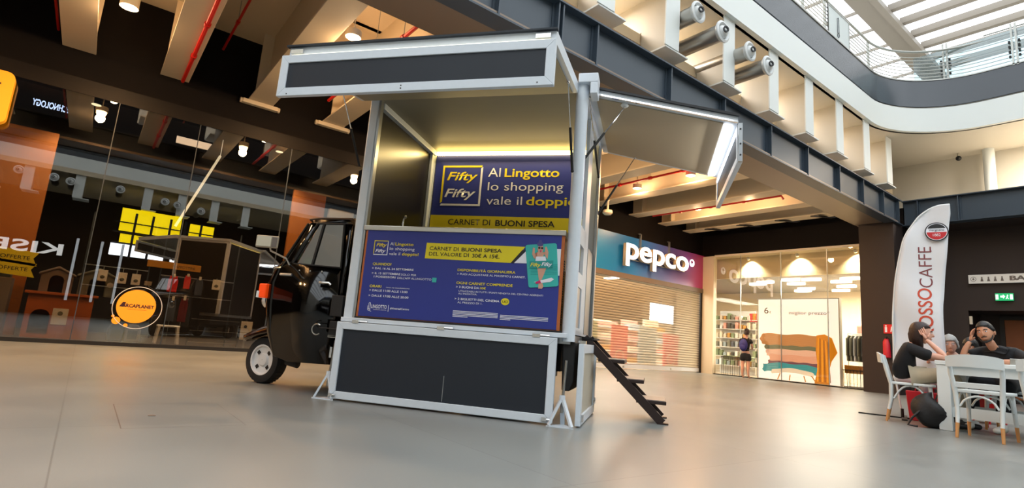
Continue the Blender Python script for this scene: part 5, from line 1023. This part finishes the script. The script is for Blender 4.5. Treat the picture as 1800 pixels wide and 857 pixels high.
# ------------------------------------------------------------------ people
def skinned(name, chains, m, parent, sub=2, extra=None, smooth=True, group_mats=None):
    """chains: list of [(x,y,z,r[,r2]),...]; points closer than 1 mm are merged -> one continuous skinned surface"""
    vs, es, rs, roots = [], [], [], set()
    def vid(q):
        for i, v in enumerate(vs):
            if (v-Vector(q[:3])).length < .001: return i
        vs.append(Vector(q[:3])); rs.append((q[3], q[4] if len(q) > 4 else q[3])); return len(vs)-1
    for c in chains:
        n_before = len(vs); ids = [vid(q) for q in c]
        if all(i >= n_before for i in ids): roots.add(ids[0])
        es += [(a, b) for a, b in zip(ids, ids[1:]) if a != b]
    me = bpy.data.meshes.new(name); me.from_pydata([tuple(v) for v in vs], es, [])
    o = bpy.data.objects.new(name, me); COL.objects.link(o); md = o.modifiers.new('skin', 'SKIN'); md.use_smooth_shade = True
    for i, sv in enumerate(me.skin_vertices[0].data): sv.radius = rs[i]; sv.use_root = i in roots
    sb = o.modifiers.new('sub', 'SUBSURF'); sb.levels = sub; sb.render_levels = sub
    dg = bpy.context.evaluated_depsgraph_get(); dg.update(); m2 = bpy.data.meshes.new_from_object(o.evaluated_get(dg))
    bpy.data.objects.remove(o)
    bm = bmesh.new(); bm.from_mesh(m2); bpy.data.meshes.remove(m2)
    if extra: 
        t = bpy.data.meshes.new('t'); extra.bm.to_mesh(t); bm.from_mesh(t); bpy.data.meshes.remove(t); extra.bm.free()
    m3 = bpy.data.meshes.new(name); bm.to_mesh(m3); bm.free()
    for pl in m3.polygons: pl.use_smooth = True
    m3.materials.append(M[m] if isinstance(m, str) else m)
    ob = bpy.data.objects.new(name, m3); COL.objects.link(ob); ob.parent = parent; return ob
def head_mesh(c, face, up=(0, 0, 1), s=1.0):
    """head facing 'face'; returns (MB, matrix)"""
    f = Vector(face).normalized(); u = Vector(up); u = (u-f*u.dot(f)).normalized(); r = f.cross(u)
    mt = Matrix.Translation(c) @ Matrix((r, f, u)).transposed().to_4x4() @ Matrix.Scale(s, 4)
    mb = MB(mt); n, g = 14, 20; p = []
    for i in range(n+1):
        a0 = -PI/2+PI*i/n; z = .118*math.sin(a0); rr = max(math.cos(a0), .001)
        for k in range(g):
            t = 2*PI*k/g; x = .075*rr*math.cos(t); y = .096*rr*math.sin(t)
            if z < 0: jaw = 1-.35*(-z/.118)**1.5; x *= jaw; y = y*(1-.18*(-z/.118)) + (.012*(-z/.118) if y > 0 else .03*(-z/.118))
            if y > 0 and abs(z-.015) < .03: y -= .006*(1-abs(z-.015)/.03)*(1 if abs(x) > .012 else 0)
            p.append((x, y, z))
    mb.poly(p, [(i*g+k, i*g+(k+1) % g, (i+1)*g+(k+1) % g, (i+1)*g+k) for i in range(n) for k in range(g)])
    mb.poly([(-.008, .088, .02), (.008, .088, .02), (0, .097, .018), (-.016, .086, -.028), (.016, .086, -.028), (0, .118, -.022), (0, .092, -.036)], [(0, 2, 5, 3), (2, 1, 4, 5), (3, 5, 6), (5, 4, 6), (0, 1, 2)])
    for sx in (-1, 1): mb.ball((sx*.076, -.005, -.005), .010, .018, .030, 10)
    mb.ball((0, .083, -.058), .024, .010, .006, 10); mb.ball((0, .081, -.067), .020, .010, .006, 10)
    return mb, mt
def face_bits(mt, parent, brow='hairb', eyes=True):
    e = MB(mt); 
    for sx in (-1, 1): e.ball((sx*.030, .086, .012), .012, .006, .006, 10)
    e.build('eye', 'wtext', parent, smooth=True); e = MB(mt)
    for sx in (-1, 1): e.ball((sx*.030, .091, .012), .0055, .003, .0055, 8)
    e.build('iris', 'dark', parent, smooth=True); b = MB(mt)
    for sx in (-1, 1): b.tube([(sx*.014, .092, .030), (sx*.030, .092, .036), (sx*.048, .080, .030)], .0045, 6)
    b.build('eyebrow', brow, parent, smooth=True)
def hand(wrist, d, palm, s=1.0, curl=.5, side=1):
    """hand chains: wrist point, direction d of the fingers, palm normal"""
    d = Vector(d).normalized(); n = Vector(palm); n = (n-d*n.dot(d)).normalized(); w = d.cross(n)*side; W_ = Vector(wrist)
    ch = [[(*W_, .026*s, .02*s), (*(W_+d*.045*s), .036*s, .016*s), (*(W_+d*.085*s), .038*s, .014*s)]]
    for i, (o, L_) in enumerate(((-.028, .066), (-.009, .078), (.010, .074), (.028, .058))):
        b = W_+d*.088*s+w*o*s; q1 = b+(d+n*curl*.4).normalized()*L_*.45*s; q2 = q1+(d+n*curl*1.1).normalized()*L_*.32*s; q3 = q2+(d+n*curl*2).normalized()*L_*.28*s
        ch.append([(*(W_+d*.06*s+w*o*.6*s), .012*s), (*b, .0095*s), (*q1, .009*s), (*q2, .008*s), (*q3, .0068*s)])
    t0 = W_+d*.02*s-w*.022*s; t1 = t0+(d*.6-w*.9+n*.2).normalized()*.035*s; t2 = t1+(d*.9-w*.4+n*.3).normalized()*.030*s; ch.append([(*t0, .014*s), (*t1, .011*s), (*t2, .009*s)])
    return ch
def merge_body(name, groups, m, parent, extra=None):
    """each group skinned separately, all joined into one mesh object"""
    mb = MB()
    for i, g in enumerate(groups):
        t = skinned('t', g[0], m, None, sub=g[1]); mb.mesh(t.data, Matrix.Identity(4)); bpy.data.objects.remove(t)
    if extra is not None:
        t = bpy.data.meshes.new('t'); bmesh.ops.recalc_face_normals(extra.bm, faces=extra.bm.faces); extra.bm.to_mesh(t); extra.bm.free(); mb.mesh(t, Matrix.Identity(4)); bpy.data.meshes.remove(t)
    return mb.build(name, m, parent, smooth='all', fixn=False)
def loc_frame(o, f):    # local: x right of the body, y forwards, z up
    f = Vector((f[0], f[1], 0)).normalized(); r = Vector((f.y, -f.x, 0)); return Matrix.Translation(o) @ Matrix((r, f, Vector((0, 0, 1)))).transposed().to_4x4()
def ch(*pts): return [tuple(q) for q in pts]

# --- seated person with long brown hair (faces right)
P1 = thing('person', 'person with long brown hair in black T-shirt and khaki trousers, sitting hand at ear', 'person', (-2.37, 7.98, 0), math.atan2(.27, .96)-PI/2)
hm, mt = head_mesh((0.0, .135, 1.055), (.05, 1, -.03), (0, -.12, 1), .98)
arm_r = [(-.15, .0, .87, .045), (-.19, .19, .79, .043), (-.17, .33, .775, .036), (-.06, .42, .782, .030), (.0, .46, .785, .022)]    # near arm (x- is away; see below)
near = [(.15, .0, .86, .045), (.19, .17, .80, .040), (.19, .345, .785, .036), (.155, .25, .89, .031), (.115, .165, .985, .022)]
merge_body('body', [([ch((0, -.02, .50, .10, .08), (0, -.06, .66, .10, .08), (0, -.05, .80, .10, .07), (0, .01, .90, .055, .05), (0, .06, .95, .045), (0, .10, 1.0, .048)),
  ch((0, -.05, .80, .10, .07), near[0], *near[1:]), ch((0, -.05, .80, .10, .07), *arm_r)], 2),
  ([*hand((.115, .165, .985), (-.12, -.35, 1), (-1, .1, 0), .95, .25, 1)], 1), ([*hand((.0, .46, .785), (1, .4, 0), (0, 0, -1), .9, .2, 1)], 1)], 'skin2', P1, hm)
skinned('t_shirt', [ch((0, -.03, .50, .175, .14), (0, -.085, .64, .18, .145), (0, -.075, .78, .175, .13), (0, .0, .885, .12, .085), (0, .045, .93, .06, .05)),
  ch((0, -.075, .78, .175, .13), (.165, .01, .87, .072), (.195, .15, .81, .066), (.20, .22, .80, .060)), ch((0, -.075, .78, .175, .13), (-.165, .01, .87, .072), (-.185, .15, .80, .066), (-.185, .2, .79, .06))], 'tee', P1)
skinned('trousers', [ch((0, -.03, .53, .16, .115), (.10, .12, .56, .095), (.12, .34, .60, .085), (.12, .42, .555, .082), (.12, .38, .40, .075), (.12, .33, .20, .07)), ch((0, -.03, .53, .16, .115), (-.10, .12, .55, .09), (-.11, .38, .57, .08), (-.10, .44, .50, .078), (-.10, .44, .30, .07), (-.10, .44, .16, .065))], 'khaki', P1)
for x, y in ((.12, .34), (-.10, .46)):
    skinned('shoe', [ch((x, y-.03, .10, .045), (x, y-.02, .05, .048, .042), (x, y+.08, .04, .046, .036), (x, y+.18, .035, .04, .03))], 'bagm', P1)
h_ = MB(mt); n, g = 14, 22; p = []
for i in range(n+1):
    a0 = -PI/2+PI*i/n; rr = max(math.cos(a0), .02)
    for k in range(g):
        t = 2*PI*k/g; x = .104*rr**.7*math.cos(t); y = .116*rr**.7*math.sin(t)-.026; z = .125*math.sin(a0)+.022
        if z < 0: z *= 1.9; y -= .012; x *= 1-.25*max(0, -z-.08)/.12
        if math.sin(t) > .15 and z < .07: y = min(y, .005+max(0, -z)*.0)
        p.append((x*(1+.05*math.sin(7*t)), y*(1+.04*math.sin(9*t)), z))
h_.poly(p, [(i*g+k, i*g+(k+1) % g, (i+1)*g+(k+1) % g, (i+1)*g+k) for i in range(n) for k in range(g)]); h_.build('hair', 'hair', P1, smooth='all'); face_bits(mt, P1, 'hair')
# --- young man in black T-shirt (faces the camera, cheek on his hand)
P2 = thing('person', 'young man with short black hair and beard in black T-shirt, cheek on his hand', 'person', (-1.66, 8.70, 0), PI-.12)
# local: y towards the camera, x+ = picture left
S_ = Vector
hm, mt = head_mesh((.045, .26, 1.115), (-.02, 1, -.06), (.20, 0, 1), 1.06)
merge_body('body', [([ch((0, -.04, .50, .10, .08), (0, -.02, .68, .10, .07), (0, .05, .82, .09, .06), (0.015, .12, .92, .05, .045), (.03, .18, .98, .050), (.04, .22, 1.04, .052)),
  ch((0, .05, .82, .09, .06), (.17, .11, .88, .046), (.24, .23, .84, .042), (.265, .33, .80, .038), (.225, .34, .92, .033), (.18, .32, 1.01, .025)),
  ch((0, .05, .82, .09, .06), (-.19, .11, .87, .048), (-.30, .20, .82, .047), (-.36, .30, .80, .042), (-.22, .44, .785, .034), (-.14, .47, .785, .026))], 2),
  ([*hand((.18, .32, 1.01), (-.18, -.12, 1), (-1, 0, -.2), 1, .35, -1)], 1), ([*hand((-.14, .47, .785), (1, .1, 0), (0, 0, -1), 1, .2, 1)], 1)], 'skin', P2, hm)
skinned('t_shirt', [ch((0, -.02, .50, .17, .13), (0, -.01, .68, .175, .13), (0, .06, .83, .19, .14), (.01, .11, .915, .13, .10), (.022, .145, .95, .075, .07)),
  ch((0, .06, .83, .19, .14), (.17, .10, .885, .080), (.225, .20, .85, .074), (.245, .245, .835, .068)), ch((0, .06, .83, .19, .14), (-.19, .10, .875, .082), (-.28, .18, .83, .072), (-.31, .23, .815, .066))], 'tee', P2)
skinned('jeans', [ch((0, -.02, .53, .17, .12), (.13, .18, .53, .095), (.17, .40, .53, .082), (.17, .44, .46, .08), (.16, .42, .25, .07), (.16, .40, .14, .064)), ch((0, -.02, .53, .17, .12), (-.13, .18, .53, .095), (-.17, .40, .53, .082), (-.17, .44, .46, .08), (-.14, .50, .25, .07), (-.14, .52, .14, .064))], 'teel', P2)
for x, y in ((.16, .42), (-.14, .54)): skinned('shoe', [ch((x, y-.04, .10, .045), (x, y-.03, .05, .048, .045), (x, y+.08, .045, .05, .04), (x, y+.19, .035, .043, .03))], 'shoe', P2)
def cap_hair(mt, m, parent, th=.010, back=-.02, front=.07):
    h_ = MB(mt); n, g = 10, 22; p = []
    for i in range(n+1):
        a0 = PI*.5*(i/n); 
        for k in range(g):
            t = 2*PI*k/g; lo = front if math.sin(t) > .3 else back-.03*max(0, -math.sin(t)); z = lo+(.118+th*1.6-lo)*math.sin(a0); q = min(1, max(z, 0)/.136); rr = math.sqrt(max(0, 1-q*q)); j = 1+.03*math.sin(k*5+i*3)
            p.append(((.075+th)*rr*math.cos(t)*j, (.096+th)*rr*math.sin(t)*j, z))
    h_.poly(p, [(i*g+k, i*g+(k+1) % g, (i+1)*g+(k+1) % g, (i+1)*g+k) for i in range(n) for k in range(g)]+[tuple(range(g))[::-1]]); return h_.build('hair', m, parent, smooth='all')
cap_hair(mt, 'hairb', P2, .012, .01, .076); face_bits(mt, P2, 'hairb')
bd = MB(mt); bd.tube([(-.066, .02, -.02), (-.062, .045, -.055), (-.040, .072, -.088), (0, .088, -.102), (.040, .072, -.088), (.062, .045, -.055), (.066, .02, -.02)], [.004, .007, .010, .013, .010, .007, .004], 8).tube([(-.024, .092, -.046), (0, .098, -.042), (.024, .092, -.046)], .005, 6); bd.build('beard', 'hairb', P2, smooth='all')
# --- old grey-haired person low behind the table end
P3 = thing('person', 'grey-haired person in patterned blue shirt, leaning low behind the table end', 'person', (-2.13, 8.85, 0), PI-.5)
hm, mt = head_mesh((-.02, .10, .975), (-.75, .8, -.25), (0, .1, 1), .98)
merge_body('body', [([ch((0, -.05, .48, .11, .09), (0, -.03, .62, .12, .09), (0, .02, .76, .11, .08), (0, .06, .84, .06), (0, .08, .90, .05)), ch((0, .02, .76, .11, .08), (.18, .04, .76, .045), (.22, .16, .66, .04), (.12, .30, .70, .034), (.06, .34, .75, .026)), ch((0, .02, .76, .11, .08), (-.18, .04, .76, .045), (-.24, .16, .68, .04), (-.18, .30, .76, .034), (-.10, .34, .775, .026))], 2),
  ([*hand((.06, .34, .75), (-.5, .5, .3), (0, 0, -1), .9, .4, -1)], 1), ([*hand((-.10, .34, .775), (.5, .6, .1), (0, 0, -1), .9, .4, 1)], 1)], 'skin2', P3, hm)
skinned('shirt', [ch((0, -.05, .46, .16, .12), (0, -.04, .62, .17, .125), (0, .0, .75, .165, .11), (0, .05, .83, .08, .07)), ch((0, .0, .75, .165, .11), (.18, .04, .765, .07), (.21, .12, .70, .064)), ch((0, .0, .75, .165, .11), (-.18, .04, .765, .07), (-.23, .12, .71, .064))], 'print_blue', P3)
skinned('trousers', [ch((0, -.05, .50, .15, .11), (.11, .15, .50, .085), (.13, .34, .49, .078), (.13, .36, .30, .065), (.13, .36, .12, .06)), ch((0, -.05, .50, .15, .11), (-.11, .15, .50, .085), (-.13, .34, .49, .078), (-.13, .36, .30, .065), (-.13, .36, .12, .06))], 'greyt', P3)
for x in (.13, -.13): skinned('shoe', [ch((x, .33, .09, .042), (x, .35, .05, .045, .04), (x, .44, .045, .045, .036), (x, .52, .035, .04, .03))], 'shoe', P3)
cap_hair(mt, 'hairg', P3, .016, -.05, .068); face_bits(mt, P3, 'hairg')
# --- dark haired person further back between the two
P4 = thing('person', 'dark-haired person in yellow scarf, just visible between the grey-haired person and the man', 'person', (-2.12, 9.75, 0), PI-.3)
hm, mt = head_mesh((.02, .08, 1.0), (-.2, 1, -.3), (0, 0, 1), .95)
merge_body('body', [([ch((0, -.05, .48, .11, .09), (0, -.03, .62, .12, .09), (0, .0, .78, .11, .08), (0, .03, .87, .05), (0, .06, .93, .05)), ch((0, .0, .78, .11, .08), (.17, .03, .80, .045), (.2, .14, .66, .04), (.1, .30, .68, .03)), ch((0, .0, .78, .11, .08), (-.17, .03, .80, .045), (-.2, .14, .66, .04), (-.1, .30, .68, .03))], 2), ([*hand((.1, .30, .68), (-.5, .6, 0), (0, 0, -1), .9, .4, -1)], 1), ([*hand((-.1, .30, .68), (.5, .6, 0), (0, 0, -1), .9, .4, 1)], 1)], 'skin', P4, hm)
skinned('shirt', [ch((0, -.05, .46, .15, .12), (0, -.04, .62, .16, .12), (0, .0, .76, .15, .10), (0, .03, .84, .07, .06)), ch((0, .0, .76, .15, .10), (.17, .03, .79, .065), (.19, .1, .72, .06)), ch((0, .0, .76, .15, .10), (-.17, .03, .79, .065), (-.19, .1, .72, .06))], 'maroon', P4)
skinned('scarf', [ch((-.07, .04, .86, .025), (-.03, .10, .85, .028), (.04, .10, .86, .028), (.08, .03, .88, .025))], 'yellow', P4)
skinned('trousers', [ch((0, -.05, .50, .15, .11), (.1, .3, .49, .08), (.1, .33, .25, .065), (.1, .33, .08, .06)), ch((0, -.05, .50, .15, .11), (-.1, .3, .49, .08), (-.1, .33, .25, .065), (-.1, .33, .08, .06))], 'teel', P4)
cap_hair(mt, 'hairb', P4, .02, -.06, .05); face_bits(mt, P4)
# --- standing shopper with backpack
P5 = thing('person', 'standing person seen from behind with violet-blue backpack and black shorts at the shop window', 'person', (-9.22, 16.45, 0), .12)
hm, mt = head_mesh((.03, .02, 1.42), (.1, 1, -.1), (0, 0, 1), .82)
merge_body('body', [([ch((0, 0, .78, .10, .08), (0, .0, .95, .09, .07), (0, 0, 1.10, .10, .07), (0, 0, 1.22, .06, .05), (0.02, .01, 1.30, .042), (.03, .02, 1.36, .042)),
  ch((0, 0, .78, .10, .08), (.075, 0, .68, .07), (.085, .0, .40, .048), (.085, -.02, .25, .046), (.09, 0, .07, .03), (.09, .06, .03, .032, .025), (.09, .12, .025, .028, .02)), ch((0, 0, .78, .10, .08), (-.075, 0, .68, .07), (-.085, .0, .40, .048), (-.09, -.02, .25, .046), (-.095, 0, .07, .03), (-.10, .06, .03, .032, .025), (-.10, .12, .025, .028, .02)),
  ch((0, 0, 1.10, .10, .07), (.15, 0, 1.17, .038), (.19, .05, .97, .033), (.13, .20, .90, .026), (.09, .25, .91, .02)), ch((0, 0, 1.10, .10, .07), (-.15, 0, 1.17, .038), (-.19, .05, .97, .033), (-.13, .20, .92, .026), (-.09, .25, .93, .02))], 2),
  ([*hand((.09, .25, .91), (-.4, .6, 0), (0, 0, -1), .8, .5, -1)], 1), ([*hand((-.09, .25, .93), (.4, .6, 0), (0, 0, -1), .8, .5, 1)], 1)], 'skin2', P5, hm)
skinned('t_shirt', [ch((0, 0, .76, .13, .10), (0, 0, .95, .115, .09), (0, 0, 1.10, .13, .09), (0, 0, 1.20, .08, .06), (.01, 0, 1.25, .05)), ch((0, 0, 1.10, .13, .09), (.15, 0, 1.16, .055), (.18, .03, 1.05, .052)), ch((0, 0, 1.10, .13, .09), (-.15, 0, 1.16, .055), (-.18, .03, 1.05, .052))], 'tee', P5)
skinned('shorts', [ch((0, 0, .80, .14, .11), (0, 0, .74, .14, .11), (.085, 0, .60, .10, .1), (.09, 0, .50, .10, .1)), ch((0, 0, .74, .14, .11), (-.085, 0, .60, .10, .1), (-.09, 0, .50, .10, .1))], 'shorts', P5)
cap_hair(mt, 'hair', P5, .014, -.10, .05); MB(mt).ball((0, -.10, .07), .045, seg=12).build('hair_bun', 'hair', P5, smooth='all')
bkp = thing('backpack', 'violet-blue backpack worn by the person at the shop window', 'backpack', (-9.22, 16.45, 0), .12)
MB().ball((0, -.17, 1.00), .13, .09, .19, 16).build('bag_body', 'backpackm', bkp, smooth='all'); MB().ball((0, -.245, .93), .09, .04, .09, 12).build('front_pocket', 'backpackm', bkp, smooth='all')
for s in (-1, 1): MB().tube([(s*.08, -.10, 1.15), (s*.09, 0, 1.235), (s*.10, .10, 1.12), (s*.10, .0, .88), (s*.09, -.10, .86)], .014, 8).build('strap', 'dark', bkp, smooth=True)
# black backpack on the floor by the table leg
bg = thing('backpack', 'black backpack slumped on the floor against the table leg', 'backpack', (-2.08, 7.66, 0), .5)
b_ = MB(); n, g = 12, 20; p = []
for i in range(n+1):
    a0 = -PI/2+PI*i/n; rr = max(math.cos(a0), .01)
    for k in range(g):
        t = 2*PI*k/g; z = .16+.17*math.sin(a0); sx = 1+.12*math.sin(3*t+i*.7)+.05*math.sin(7*t); p.append((.19*rr*math.cos(t)*sx, .15*rr*math.sin(t)*sx, max(.003, z*(1-.18*math.cos(t)))))
b_.poly(p, [(i*g+k, i*g+(k+1) % g, (i+1)*g+(k+1) % g, (i+1)*g+k) for i in range(n) for k in range(g)]).build('bag_body', 'bagm', bg, smooth='all'); MB().tube([(-.12, -.08, .2), (-.22, -.12, .1), (-.26, -.1, .015), (-.18, -.14, .012)], .012, 6).build('strap', 'bagm', bg, smooth=True); MB().tube([(.02, -.03, .30), (.04, -.02, .36), (.09, -.01, .33)], .009, 6).build('handle', 'bagm', bg, smooth=True)
